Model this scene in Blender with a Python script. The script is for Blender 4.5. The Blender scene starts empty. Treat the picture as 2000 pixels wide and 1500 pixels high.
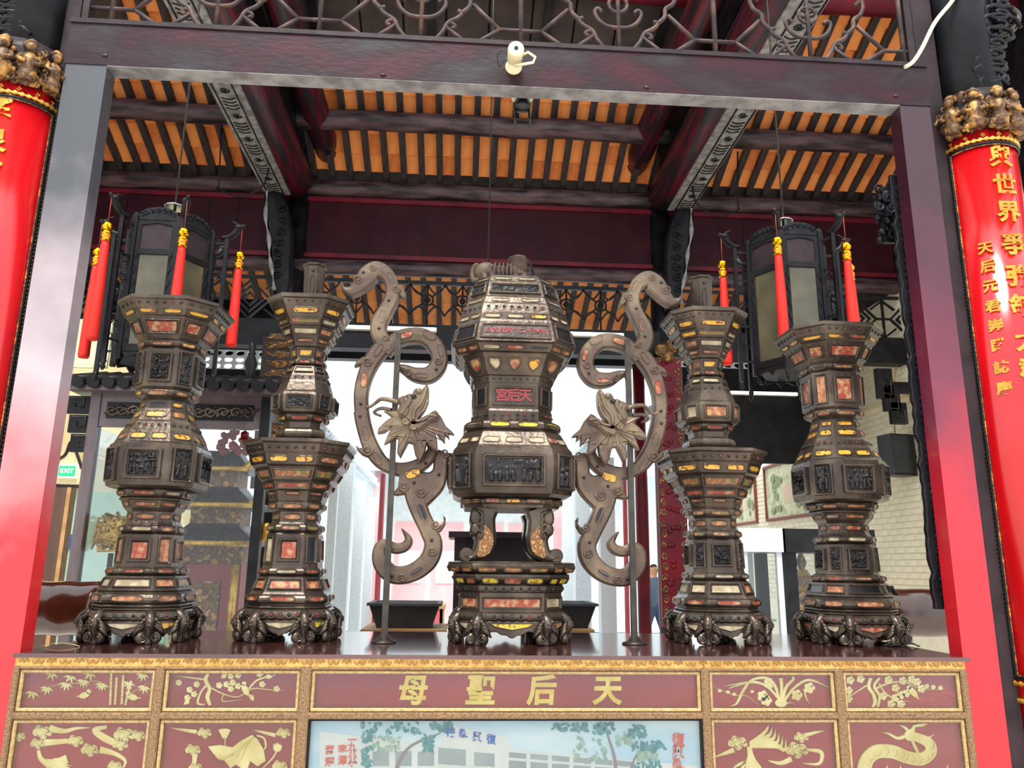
import bpy, bmesh, math, random
from mathutils import Vector, Matrix
from mathutils.geometry import tessellate_polygon
random.seed(11)
S = bpy.context.scene
COL = S.collection
pi = math.pi
sin, cos = math.sin, math.cos

# ------------------------------------------------------------------ camera
CAM = Vector((-.1756, -2.7157, 1.7466)); YAW, PIT, ROL, FPX = .0631, .2291, .0118, 1510.
_f = Vector((sin(YAW)*cos(PIT), cos(YAW)*cos(PIT), sin(PIT)))
_r = Vector((cos(YAW), -sin(YAW), 0)); _u = _r.cross(_f)
CR = _r*cos(ROL) + _u*sin(ROL); CU = -_r*sin(ROL) + _u*cos(ROL)
cd = bpy.data.cameras.new('camera'); cam = bpy.data.objects.new('camera', cd); COL.objects.link(cam)
cd.sensor_fit = 'HORIZONTAL'; cd.sensor_width = 36; cd.lens = FPX/2000*36; cd.clip_start = .05; cd.clip_end = 300
cam.matrix_world = Matrix((( CR.x, CU.x, -_f.x, CAM.x), (CR.y, CU.y, -_f.y, CAM.y), (CR.z, CU.z, -_f.z, CAM.z), (0, 0, 0, 1)))
S.camera = cam

# ------------------------------------------------------------------ sky, lights, exposure
w = bpy.data.worlds.new('sky'); S.world = w; w.use_nodes = True
w.node_tree.nodes['Background'].inputs[0].default_value = (.90, .955, 1.0, 1)
w.node_tree.nodes['Background'].inputs[1].default_value = 1.0
sd = bpy.data.lights.new('sun', 'SUN'); sd.energy = 2.0; sd.angle = math.radians(25); sd.color = (1, .96, .9)
so = bpy.data.objects.new('sun', sd); COL.objects.link(so); so.rotation_euler = (math.radians(30), 0, math.radians(-14))
S.view_settings.view_transform = 'Standard'; S.view_settings.look = 'None'
S.view_settings.exposure = 1.0; S.view_settings.gamma = 1; S.view_settings.use_curve_mapping = False

# ------------------------------------------------------------------ helpers
Z0 = 1.45                                   # altar top
def ray(px, py): return _f + CR*((px-1000)/FPX) - CU*((py-750)/FPX)
def at(px, py, Y):
    d = ray(px, py); return CAM + d*((Y-CAM.y)/d.y)
def atX(px, py, X):
    d = ray(px, py); return CAM + d*((X-CAM.x)/d.x)
def ppm(P): return FPX/((Vector(P)-CAM).dot(_f))
def lin(h):
    o = []
    for i in (0, 2, 4):
        v = int(h[i:i+2], 16)/255
        o.append(v/12.92 if v <= .04045 else ((v+.055)/1.055)**2.4)
    return tuple(o)+(1,)
MATS = {}
def M(name, c1, c2=None, scale=8, rough=.5, metal=0, bump=0, bscale=None, coat=0, ramp=(.38, .62), detail=5, stretch=None, emit=0, c3=None, vor=False, spec=.5, trans=0):
    m = bpy.data.materials.new(name); m.use_nodes = True; nt = m.node_tree; N = nt.nodes; L = nt.links
    b = N['Principled BSDF']; b.inputs['Roughness'].default_value = rough; b.inputs['Metallic'].default_value = metal
    b.inputs['Specular IOR Level'].default_value = spec; b.inputs['Coat Weight'].default_value = coat; b.inputs['Coat Roughness'].default_value = .12
    b.inputs['Base Color'].default_value = lin(c1)
    tc = N.new('ShaderNodeTexCoord'); mp = N.new('ShaderNodeMapping'); L.new(tc.outputs['Object'], mp.inputs[0])
    if stretch: mp.inputs['Scale'].default_value = stretch
    if c2:
        t = N.new('ShaderNodeTexVoronoi' if vor else 'ShaderNodeTexNoise'); t.inputs['Scale'].default_value = scale
        if not vor: t.inputs['Detail'].default_value = detail
        L.new(mp.outputs[0], t.inputs['Vector'])
        r = N.new('ShaderNodeValToRGB'); e = r.color_ramp.elements
        e[0].position, e[1].position = ramp; e[0].color = lin(c1); e[1].color = lin(c2)
        if c3: x = e.new(sum(ramp)/2); x.color = lin(c3)
        L.new(t.outputs[0], r.inputs[0]); L.new(r.outputs[0], b.inputs['Base Color'])
    if bump:
        t2 = N.new('ShaderNodeTexNoise'); t2.inputs['Scale'].default_value = bscale or scale*3; t2.inputs['Detail'].default_value = 4
        L.new(mp.outputs[0], t2.inputs['Vector'])
        bp = N.new('ShaderNodeBump'); bp.inputs['Strength'].default_value = bump; bp.inputs['Distance'].default_value = .01
        L.new(t2.outputs[0], bp.inputs['Height']); L.new(bp.outputs[0], b.inputs['Normal'])
    if emit:
        b.inputs['Emission Color'].default_value = lin(c1); b.inputs['Emission Strength'].default_value = emit
    if trans: b.inputs['Transmission Weight'].default_value = trans
    MATS[name] = m; return m
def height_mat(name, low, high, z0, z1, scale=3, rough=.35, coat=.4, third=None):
    """lacquer that changes colour with height, with blotches of its own"""
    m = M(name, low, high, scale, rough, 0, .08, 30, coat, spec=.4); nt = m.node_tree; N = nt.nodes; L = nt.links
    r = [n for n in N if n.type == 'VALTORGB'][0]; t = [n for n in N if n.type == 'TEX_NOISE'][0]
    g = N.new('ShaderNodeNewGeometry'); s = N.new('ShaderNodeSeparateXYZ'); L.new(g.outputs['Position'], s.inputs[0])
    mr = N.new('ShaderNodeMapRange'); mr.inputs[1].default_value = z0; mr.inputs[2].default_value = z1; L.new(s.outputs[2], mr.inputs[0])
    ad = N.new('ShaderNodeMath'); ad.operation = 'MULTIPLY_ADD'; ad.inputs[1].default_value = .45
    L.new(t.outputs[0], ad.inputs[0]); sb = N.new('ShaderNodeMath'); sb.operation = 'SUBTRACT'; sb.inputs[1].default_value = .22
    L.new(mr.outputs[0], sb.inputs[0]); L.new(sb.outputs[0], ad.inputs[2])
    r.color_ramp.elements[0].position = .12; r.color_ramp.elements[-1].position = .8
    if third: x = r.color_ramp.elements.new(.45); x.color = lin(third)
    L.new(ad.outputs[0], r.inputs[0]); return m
def glass_mat(name, tint, refl=.12, rough=.02, mul=1):
    m = bpy.data.materials.new(name); m.use_nodes = True; nt = m.node_tree; N = nt.nodes; L = nt.links
    N.remove(N['Principled BSDF']); o = N['Material Output']
    t = N.new('ShaderNodeBsdfTransparent'); t.inputs[0].default_value = lin(tint)
    g = N.new('ShaderNodeBsdfGlossy'); g.inputs['Roughness'].default_value = rough
    fr = N.new('ShaderNodeFresnel'); fr.inputs[0].default_value = 1.5
    a = N.new('ShaderNodeMath'); a.operation = 'ADD'; a.operation = 'MULTIPLY_ADD'; a.inputs[1].default_value = mul; a.inputs[2].default_value = refl; L.new(fr.outputs[0], a.inputs[0])
    mx = N.new('ShaderNodeMixShader'); L.new(a.outputs[0], mx.inputs[0]); L.new(t.outputs[0], mx.inputs[1]); L.new(g.outputs[0], mx.inputs[2])
    L.new(mx.outputs[0], o.inputs[0]); MATS[name] = m; return m

# --- geometry into a bmesh
def NB(): return bmesh.new()
def box(b, x0, x1, y0, y1, z0, z1, mi=0):
    v = [b.verts.new(p) for p in ((x0,y0,z0),(x1,y0,z0),(x1,y1,z0),(x0,y1,z0),(x0,y0,z1),(x1,y0,z1),(x1,y1,z1),(x0,y1,z1))]
    for f in ((0,3,2,1),(4,5,6,7),(0,1,5,4),(1,2,6,5),(2,3,7,6),(3,0,4,7)):
        q = b.faces.new([v[i] for i in f]); q.material_index = mi
def obox(b, c, ax, ay, az, mi=0):
    """box with centre c and three half-axis vectors"""
    c = Vector(c); v = []
    for k in (-1, 1):
        for (i, j) in ((-1,-1),(1,-1),(1,1),(-1,1)): v.append(b.verts.new(c+ax*i+ay*j+az*k))
    for f in ((0,3,2,1),(4,5,6,7),(0,1,5,4),(1,2,6,5),(2,3,7,6),(3,0,4,7)):
        q = b.faces.new([v[i] for i in f]); q.material_index = mi
def beam(b, p, q, wd, ht, mi=0, up=Vector((0,0,1))):
    p, q = Vector(p), Vector(q); d = (q-p); l = d.length; d.normalize()
    s = d.cross(up)
    if s.length < 1e-4: s = Vector((1,0,0))
    s.normalize(); n = s.cross(d)
    obox(b, (p+q)/2, d*l/2, s*wd/2, n*ht/2, mi)
def tube(b, pts, rad, seg=8, mi=0, cap=True):
    pts = [Vector(p) for p in pts]; n = len(pts)
    if not isinstance(rad, (list, tuple)): rad = [rad]*n
    rings = []; ref = None
    for i, p in enumerate(pts):
        t = (pts[min(i+1, n-1)]-pts[max(i-1, 0)]).normalized()
        if ref is None:
            ref = t.orthogonal().normalized()
        ref = (ref - t*ref.dot(t)).normalized(); bn = t.cross(ref)
        rings.append([b.verts.new(p+(ref*cos(2*pi*k/seg)+bn*sin(2*pi*k/seg))*rad[i]) for k in range(seg)])
    for i in range(n-1):
        for k in range(seg):
            f = b.faces.new((rings[i][k], rings[i][(k+1)%seg], rings[i+1][(k+1)%seg], rings[i+1][k])); f.material_index = mi; f.smooth = seg > 5
    if cap:
        f = b.faces.new(rings[0][::-1]); f.material_index = mi; f = b.faces.new(rings[-1]); f.material_index = mi
def lathe(b, prof, c=(0,0,0), seg=16, mi=0, smooth=True, rot=0, flute=0):
    """prof: (z, r) from bottom to top"""
    c = Vector(c); rings = []
    for z, r in prof:
        rings.append([b.verts.new(c+Vector((r*(1+(flute if k % 2 else 0))*cos(rot+2*pi*k/seg), r*(1+(flute if k % 2 else 0))*sin(rot+2*pi*k/seg), z))) for k in range(seg)])
    for i in range(len(rings)-1):
        for k in range(seg):
            f = b.faces.new((rings[i][k], rings[i][(k+1)%seg], rings[i+1][(k+1)%seg], rings[i+1][k])); f.smooth = smooth; f.material_index = mi
    f = b.faces.new(rings[0][::-1]); f.material_index = mi; f = b.faces.new(rings[-1]); f.material_index = mi
def ball(b, c, r, sub=2, mi=0, sc=(1,1,1)):
    g = bmesh.ops.create_icosphere(b, subdivisions=sub, radius=1, matrix=Matrix.Translation(c) @ Matrix.Diagonal((r*sc[0], r*sc[1], r*sc[2], 1)))
    for v in g['verts']:
        for f in v.link_faces: f.smooth = True; f.material_index = mi
class Rb(list):
    """outline of a bent ribbon, kept as its two long edges"""
    def __init__(s, a, c): super().__init__(list(a)+list(c)[::-1]); s.a, s.c = list(a), list(c)
def strip(b, rb, th, bev, fn, mi=0):
    rows = []
    for p, q in zip(rb.a, rb.c):
        p, q = Vector(p), Vector(q); w_ = (q-p).length; k = min(.42, bev/w_) if w_ > 1e-6 else .42; bb = min(bev, w_*.45)
        pts = [(p, th), (p, bb), (p.lerp(q, k), 0), (p.lerp(q, .5), -min(.08*w_, .3*bev)), (p.lerp(q, 1-k), 0), (q, bb), (q, th)]
        rows.append([b.verts.new(fn(v.x, v.y, d)) for v, d in pts])
    for r0, r1 in zip(rows, rows[1:]):
        for i in range(7):
            f = b.faces.new((r0[i], r0[(i+1) % 7], r1[(i+1) % 7], r1[i])); f.material_index = mi
    for r in (rows[0], rows[-1][::-1]): b.faces.new(r).material_index = mi
def area2(l): return sum(l[i-1][0]*l[i][1]-l[i][0]*l[i-1][1] for i in range(len(l)))/2
def plate(b, loops, th, bev=0, fn=None, mi=0, back=True):
    """flat shape (outer loop + holes in 2D), thickness th towards the back, chamfered front edge; fn(u, v, depth) -> point"""
    fn = fn or (lambda u, v, d: Vector((u, d, v)))
    if isinstance(loops[0], Rb): return strip(b, loops[0], th, bev, fn, mi)
    L2 = []
    for k, l in enumerate(loops):
        l = [tuple(p) for p in l]
        if (area2(l) > 0) != (k == 0): l = l[::-1]
        L2.append(l)
    fr, out, bk = [], [], []
    for l in L2:
        n = len(l); A = []
        for i in range(n):
            a, p, c = Vector(l[i-1]), Vector(l[i]), Vector(l[(i+1) % n])
            e1, e2 = (p-a), (c-p)
            if e1.length < 1e-9 or e2.length < 1e-9: A.append(p); continue
            e1.normalize(); e2.normalize(); m = Vector((-(e1.y+e2.y), e1.x+e2.x)); q = m.length
            A.append(p + (m/q*bev*min(1.6, 2/max(q, .6)) if q > 1e-5 else Vector((0,0))))
        fr.append([b.verts.new(fn(p.x, p.y, 0)) for p in A])
        out.append([b.verts.new(fn(p[0], p[1], bev)) for p in l]) if bev else out.append(fr[-1])
        bk.append([b.verts.new(fn(p[0], p[1], th)) for p in l])
    tri = tessellate_polygon([[Vector((p[0], p[1], 0)) for p in l] for l in L2])
    ff, fb = [v for l in fr for v in l], [v for l in bk for v in l]
    for t in tri:
        for vs, fl in ((ff, 1), (fb, 0)):
            if fl == 0 and not back: continue
            try: f = b.faces.new([vs[i] for i in (t if fl else t[::-1])]); f.material_index = mi
            except ValueError: pass
    for F, O, K in zip(fr, out, bk):
        n = len(F)
        for i in range(n):
            j = (i+1) % n
            if bev: f = b.faces.new((F[i], F[j], O[j], O[i])); f.material_index = mi
            f = b.faces.new((O[i], O[j], K[j], K[i])); f.material_index = mi
def cat(pts, n=6):
    """Catmull-Rom through tuples"""
    o = []; P = [pts[0]]+list(pts)+[pts[-1]]
    for i in range(1, len(P)-2):
        for k in range(n):
            t = k/n; o.append(tuple(.5*((2*b)+(-a+c)*t+(2*a-5*b+4*c-d)*t*t+(-a+3*b-3*c+d)*t**3) for a, b, c, d in zip(P[i-1], P[i], P[i+1], P[i+2])))
    o.append(tuple(pts[-1])); return o
def ribbon(pts, n=6):
    """(x, y, halfwidth) centre line -> closed outline"""
    p = cat(pts, n); a, c = [], []
    for i in range(len(p)):
        q, r = p[max(i-1, 0)], p[min(i+1, len(p)-1)]
        t = Vector((r[0]-q[0], r[1]-q[1])); t.normalize() if t.length else None
        a.append((p[i][0]-t.y*p[i][2], p[i][1]+t.x*p[i][2])); c.append((p[i][0]+t.y*p[i][2], p[i][1]-t.x*p[i][2]))
    return Rb(a, c)
def oval(cx, cy, rx, ry, n=16, rot=0, p=1):
    o = []
    for k in range(n):
        a = 2*pi*k/n; x = rx*math.copysign(abs(cos(a))**p, cos(a)); y = ry*math.copysign(abs(sin(a))**p, sin(a))
        o.append((cx+x*cos(rot)-y*sin(rot), cy+x*sin(rot)+y*cos(rot)))
    return o
def spiral(cx, cy, r, turns=1.6, n=18, a0=0, s=1):
    return [(cx+r*(1-.85*k/n)*cos(a0+s*2*pi*turns*k/n), cy+r*(1-.85*k/n)*sin(a0+s*2*pi*turns*k/n)) for k in range(n+1)]

# --- objects
def rootloc(o):
    while o.parent: o = o.parent
    return o.location
def part(name, b, mat, parent, label=None, smooth=None, kind=None):
    me = bpy.data.meshes.new(name)
    bmesh.ops.recalc_face_normals(b, faces=b.faces); b.to_mesh(me); b.free()
    me.transform(Matrix.Translation(-rootloc(parent)))
    for m in (mat if isinstance(mat, list) else [mat]): me.materials.append(MATS[m])
    if smooth:
        for p in me.polygons: p.use_smooth = True
    o = bpy.data.objects.new(name, me); COL.objects.link(o); o.parent = parent
    if label: o['label'] = label
    if kind: o['kind'] = kind
    return o
def tag(o, label, cat, group=None, kind=None):
    o['label'] = label
    if cat: o['category'] = cat
    if group: o['group'] = group
    if kind: o['kind'] = kind
    return o
def thing(name, loc, label=None, cat=None, group=None, kind=None):
    o = bpy.data.objects.new(name, None); COL.objects.link(o); o.location = loc; o.empty_display_size = .1
    if label: tag(o, label, cat, group, kind)
    return o
def solo(name, b, mat, label, cat=None, group=None, kind=None, smooth=False):
    """a thing that is one mesh, its origin under its middle"""
    bmesh.ops.recalc_face_normals(b, faces=b.faces)
    xs = [v.co for v in b.verts]
    o0 = Vector(((min(v.x for v in xs)+max(v.x for v in xs))/2, (min(v.y for v in xs)+max(v.y for v in xs))/2, min(v.z for v in xs)))
    me = bpy.data.meshes.new(name); b.to_mesh(me); b.free(); me.transform(Matrix.Translation(-o0))
    for m in (mat if isinstance(mat, list) else [mat]): me.materials.append(MATS[m])
    if smooth:
        for p in me.polygons: p.use_smooth = True
    o = bpy.data.objects.new(name, me); COL.objects.link(o); o.location = o0
    return tag(o, label, cat, group, kind)
def inst(name, me, parent, loc, rot=None, scale=None):
    o = bpy.data.objects.new(name, me); COL.objects.link(o); o.parent = parent
    o.location = Vector(loc)-rootloc(parent)
    if rot: o.rotation_euler = rot
    if scale: o.scale = scale
    return o
def mesh_of(name, b, mat, smooth=False):
    bmesh.ops.recalc_face_normals(b, faces=b.faces); me = bpy.data.meshes.new(name); b.to_mesh(me); b.free()
    for m in (mat if isinstance(mat, list) else [mat]): me.materials.append(MATS[m])
    if smooth:
        for p in me.polygons: p.use_smooth = True
    return me
def text_bm(b, s, size, fn, depth=.004, bold=.012, mi=0, center=True):
    """lettering as raised shapes; fn(u, v, d) maps flat text to its place"""
    c = bpy.data.curves.new('lettering', 'FONT'); c.body = s; c.size = size; c.offset = bold*size; c.resolution_u = 3
    c.align_x = 'CENTER'; c.align_y = 'CENTER'; c.extrude = 0
    o = bpy.data.objects.new('lettering', c); COL.objects.link(o)
    dg = bpy.context.evaluated_depsgraph_get(); me = bpy.data.meshes.new_from_object(o.evaluated_get(dg))
    bpy.data.objects.remove(o); bpy.data.curves.remove(c)
    t = bmesh.new(); t.from_mesh(me); bpy.data.meshes.remove(me)
    bmesh.ops.remove_doubles(t, verts=t.verts, dist=size*.0005)
    vm = {}
    for v in t.verts: vm[v] = (b.verts.new(fn(v.co.x, v.co.y, 0)), b.verts.new(fn(v.co.x, v.co.y, depth)))
    for f in t.faces:
        try: q = b.faces.new([vm[v][0] for v in f.verts]); q.material_index = mi
        except ValueError: pass
    for e in t.edges:
        if len(e.link_faces) == 1:
            a, c2 = e.verts
            try: q = b.faces.new((vm[a][0], vm[c2][0], vm[c2][1], vm[a][1])); q.material_index = mi
            except ValueError: pass
    t.free()
# ------------------------------------------------------------------ materials
M('stone_floor', 'd9d3c8', 'cbc4b8', 3, .35, bump=.1)
M('courtyard_stone', 'eceeef', 'dfe4e8', 2, .6, bump=.1)
M('granite', 'e6edf2', 'd6e2ea', 25, .6, bump=.1)
M('black_wood', '0e0d10', '1c1b20', 6, .42, bump=.2, bscale=25, spec=.22)
M('beam_log', '1d1a1f', '5e0f1e', 5, .35, c3='3a1620', ramp=(.4, .6), stretch=(4, .35, 4), bump=.2)
M('mottled_grey', '6e6a6c', '9a9796', 12, .5, bump=.3)
M('dark_wood', '241a1d', '34262a', 7, .45, bump=.2, bscale=20, spec=.25, stretch=(1, .3, 1))
M('rafter_wood', '231c1e', '3d3132', 9, .6, bump=.3, stretch=(3, .5, .5))
M('purlin_wood', '221a1e', '5b4548', 6, .42, bump=.3, bscale=14, spec=.3, stretch=(.4, 2, 2))
M('roof_tile', 'f08a44', 'fba860', 5, .75, c3='f59850', bump=.15, ramp=(.3, .65))
M('roof_tile_stained', 'c4642e', 'f59c58', 4, .75, c3='e8853f', bump=.15, ramp=(.3, .7))
M('sooty_board', '2b2120', '3f302c', 5, .7, bump=.3)
M('maroon_board', '2a0a12', '360f18', 3, .5, spec=.15)
M('roof_sheet', '3a302c', '4a3d36', 3, .9)
M('mortar', 'f2ead2', 'e8dfc6', 10, .9)
M('brick', 'e6dcbe', 'eee6cc', 4, .8, bump=.15)
M('plaster_wall', 'e8d8ae', 'd2bd8c', 2.5, .85, bump=.2)
M('green_tile', 'a9cfb6', '98c2a8', 3, .3)
height_mat('left_lacquer', 'd8232a', '44464b', 1.5, 3.6, third='b3a2a6')  # red at the foot, pale grey band partway up, slate at the top
height_mat('right_lacquer', 'c41824', '34121f', 1.5, 3.6, third='6a2038')
M('lintel_lacquer', '3c0f1c', '2e2a2d', 4.5, .42, bump=.12, bscale=40, spec=.25, c3='260f17', ramp=(.34, .66), stretch=(.6, 1, 1.4))
M('red_lacquer', 'c80d16', 'b80b14', 2, .2, coat=.4)
M('red_margin', 'b30c16', 'a00a12', 3, .25, coat=.3)
M('crimson_paint', '6e1222', '4c0c1a', 2, .45, spec=.25)
M('far_door', 'e6b4b6', 'dca8aa', 2, .7)  # red paled to pink: bright haze over the far hall, mixed into the colour
M('pink_paint', 'd0606a', 'c2545e', 2, .5)
M('gilt', 'c9922f', 'e6bd55', 30, .35, .5, bump=.2)
M('old_gilt', '7d5a34', 'b98643', 22, .45, .3, bump=.5, c3='4a352a')
M('bright_gold', 'f0b91c', 'd99a10', 5, .12, 1)
M('gold_letter', 'd9a03a', 'c2852a', 18, .35, .35)
M('pewter', '352b25', '685b4d', 7, .27, .55, bump=.22, bscale=45, c3='4c4037', ramp=(.3, .7))
M('pewter_dark', '2a2321', '453a34', 12, .4, .35, bump=.3, bscale=50)
M('dragon_wood', '564636', '84725a', 6, .4, .4, bump=.3, bscale=40, c3='5c4a40', ramp=(.28, .7))
M('relief_dark', '161416', '2a2524', 20, .38, .3)
M('inlay_amber', 'd08f26', '7a3c14', 60, .3, ramp=(.42, .6), c3='e0b048')
M('inlay_flower', '8e3424', 'a8845a', 45, .4, ramp=(.42, .62), c3='96583c')
M('inlay_orange', '7e4a30', 'b07e54', 50, .4, c3='96603e')
M('inlay_cream', 'b5a685', '8a7860', 30, .5, c3='a09070')
M('inlay_green', '5a6a34', 'a07850', 50, .4, ramp=(.42, .6), c3='8e4a34')
M('inlay_yellow', 'c9a51e', '8f6a18', 60, .4, ramp=(.44, .6), c3='d8c04a')
M('inlay_burl', '8e5a2c', 'b98a4c', 90, .5, c3='5c3a20')
M('inlay_black', '0d0d10', '16161a', 20, .25)
M('bead_red', '7e2a24', rough=.25)
M('bead_green', '1c4434', rough=.2)
M('char_red', '8e2a2e', rough=.45)
M('altar_frame', '6b4e38', '94734e', 160, .4, .25, bump=.5, bscale=200, ramp=(.35, .65))
M('altar_frame_light', 'a88a5c', 'c2a676', 90, .4, .3, bump=.3)
M('frieze_gold', 'd2a95e', 'b98a44', 40, .4, .4, bump=.3)
M('frieze_dark', '8a6234', '9c7440', 40, .5, .2)
M('altar_top', '5a3430', '462826', 3, .06, coat=.8)
M('panel_red', 'a02c30', '8f2428', 2, .35)
M('relief_gold', 'e8dfa0', 'cfc27a', 12, .36, .35, bump=.15)
M('letter_gold', 'e3cf74', 'cdb552', 15, .35, .35)
glass_mat('panel_glass', 'fbfaf9', .01, mul=.8)
glass_mat('cabinet_glass', 'f8fbfb', .0, mul=.7)
M('lantern_glass', '57523f', '6f6a54', 4, .15, trans=.3)
M('tassel_red', 'e8220c', 'd01808', 60, .6, stretch=(8, 8, .2))
M('tassel_cap', 'f0a01c', 'e0501a', 30, .3, .4)
M('cord_red', '8a2a20', rough=.6)
M('steel', 'b8bcc0', rough=.2, metal=1)
M('rusty_iron', '32262a', '5a3f34', 14, .55, .2, bump=.2, c3='3e2c2b')
M('iron', '4b443e', '39332f', 12, .4, .6, bump=.1)
M('cream_plastic', 'e9dcb4', rough=.35)
M('white_plastic', 'e8e6e0', rough=.35)
M('black_plastic', '141416', rough=.35)
M('dark_glass', '22262a', rough=.05)
M('exit_green', '20a56c', rough=.4, emit=.5)
M('exit_white', 'eef5ee', rough=.4, emit=.6)
M('blue_sign', '1f5f9c', rough=.4)
M('tube_light', 'fff2dc', rough=.4, emit=1.5)
M('tub_dark', '3b3a3e', '2a2a2e', 6, .5)
M('plank', 'b98f5c', 'a87d4c', 6, .55, stretch=(.3, 3, 3))
M('log_brown', '4a2418', '5c2f1e', 4, .1, coat=.7, stretch=(3, 1, 3))
M('cabinet_wood', '4a3a3c', '5a484a', 5, .35, coat=.3, stretch=(2, 2, .5))
M('cabinet_white', 'cfd6dc', rough=.35)
M('shrine_red', '8c1620', rough=.4)
M('mural_sky', 'c8c9a4', 'a9b08c', 5, .7, c3='d8d2b0')
M('mural_tree', '7e8a62', '9aa27c', 20, .8)
M('mural_house', 'd8bfa4', rough=.8)
M('frame_red', '7a3524', rough=.5)
M('paint_sky', 'a9d3e6', 'd6eaf0', 2, .5, stretch=(1, 1, 3))
M('paint_white', 'dde6e4', 'cfdad8', 6, .5)
M('paint_grey', '9fb0b4', '8fa0a6', 8, .5)
M('paint_leaf', '2f7f8c', '5aa0a0', 60, .5)
M('paint_leaf2', '7fa79a', 'a3c0b0', 60, .5)
M('paint_trunk', '8a8488', rough=.6)
M('paint_blue', '1f66c0', rough=.5)
M('paint_red', 'd8604e', rough=.5)
M('sign_red', 'd6493f', rough=.5)
M('eave_white', 'e4ecf2', 'cddbe6', 8, .7)
M('far_roof', 'd8e2e8', 'c8d6e0', 6, .8)
M('skin', 'b98a6c', rough=.6)
M('denim', '2f4460', '3c5270', 40, .8)
M('jacket', '44566a', '566a80', 30, .8)
M('hair', '15120f', rough=.7)
M('cable_dark', '1a1c28', rough=.5)
M('wood_door', '5a3a26', '4a2e1e', 5, .4, stretch=(3, 3, .4))

# ------------------------------------------------------------------ ground and roof
b = NB(); box(b, -9, 9, -9, 10.2, -.15, 0)
solo('floor', b, 'stone_floor', 'pale stone floor of the temple hall', kind='structure')
b = NB(); box(b, -14, 14, 10.2, 34, -.35, -.12)
solo('ground', b, 'courtyard_stone', 'bright stone paving of the courtyard beyond the hall', kind='structure')
TR = math.tan(math.radians(22.4))
def zr(Y): return 6.81-TR*(Y-7)
ceil = thing('ceiling', (0, 7, 6.81), 'sloping tiled roof seen from below with dark rafters', kind='structure')
b = NB(); RID = 3.4
for (ya, yb, za, zb) in ((RID, 8.3, zr(RID)+.1, zr(8.3)+.1),):
    n = Vector((0, yb-ya, zb-za))
    obox(b, (0, (ya+yb)/2, (za+zb)/2+.04), Vector((7.2, 0, 0)), n/2, Vector((0, 0, .04)))
part('roof_sheet', b, 'roof_sheet', ceil)
PITCH = .24; SL = Vector((0, cos(math.radians(22.4)), -sin(math.radians(22.4)))); NRM = Vector((0, sin(math.radians(22.4)), cos(math.radians(22.4))))
b = NB()                                    # one roof tile, slightly arched, its lower lip proud
for k in range(5):
    x0, x1 = (k/5-.5)*.2, ((k+1)/5-.5)*.2
    h0, h1 = .012*(1-(2*k/5-1)**2), .012*(1-(2*(k+1)/5-1)**2)
    va = [b.verts.new(Vector((x, 0, 0))+SL*l+NRM*(h+o)) for x, h in ((x0, h0), (x1, h1)) for l, o in ((0, .03), (.3, -.006), (.3, .03))]
    b.faces.new((va[0], va[3], va[4], va[1])); b.faces.new((va[1], va[4], va[5], va[2]))
tile_me = mesh_of('tile', b, 'roof_tile'); tile_me2 = tile_me.copy(); tile_me2.materials.clear(); tile_me2.materials.append(MATS['roof_tile_stained'])
def raft_me(l):
    b = NB(); obox(b, SL*(l/2), Vector((.041, 0, 0)), SL*(l/2), NRM*.03); return mesh_of('rafter', b, 'rafter_wood')
rm = {}
def rafters(xs, ya, yb, tiles):
    L = (yb-ya)/SL.y; key = round(L, 2)
    if key not in rm: rm[key] = raft_me(L)
    for x in xs:
        inst('rafter', rm[key], ceil, (x, ya, zr(ya)))
        if tiles:
            n = int(L/.3+.5)
            for k in range(n):
                p = Vector((x+PITCH/2, ya, zr(ya)))+SL*(k*.3+random.uniform(-.012, .012))+NRM*(.022+random.uniform(-.004, .004))
                inst('tile', tile_me2 if random.random() < .22 else tile_me, ceil, p)
rafters([-2.26+PITCH*k for k in range(19)], 5.5, 7.0, True)
rafters([-5.76+PITCH*k for k in range(12)], 5.5, 7.0, True)
rafters([2.74+PITCH*k for k in range(12)], 5.5, 7.0, True)
rafters([-4.08+PITCH*k for k in range(5)], 4.4, 5.5, True)
rafters([3.4+PITCH*k for k in range(6)], 4.4, 5.5, True)
rafters([-5.66+PITCH*k for k in range(47)], 8.2, 9.9, False)
b = NB()
for xs in ([-5.66+PITCH*k for k in range(47)],):
    for x in xs:
        for k in range(6):
            obox(b, Vector((x+PITCH/2, 8.2, zr(8.2)))+SL*(k*.3+.15)+NRM*(.03+.006*(k % 2)), Vector((.1, 0, 0)), SL*.15, NRM*.006)
part('eave_tiles', b, 'roof_tile', ceil, kind='stuff')
# sooty boards over the middle bay nearer the shrine, one plank each
for k in range(10):
    x0 = -2.4+k*.48; b = NB()
    obox(b, Vector((x0+.235, 4.6, zr(4.6)))+NRM*.0, Vector((.228, 0, 0)), SL*.95, NRM*.02); part('ceiling_board', b, 'sooty_board', ceil)
for k in range(4):
    x0 = -1.95+k*1.3; b = NB(); obox(b, Vector((x0, 4.6, zr(4.6)))-NRM*.05, Vector((.045, 0, 0)), SL*.95, NRM*.04); part('batten', b, 'black_wood', ceil)
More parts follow.
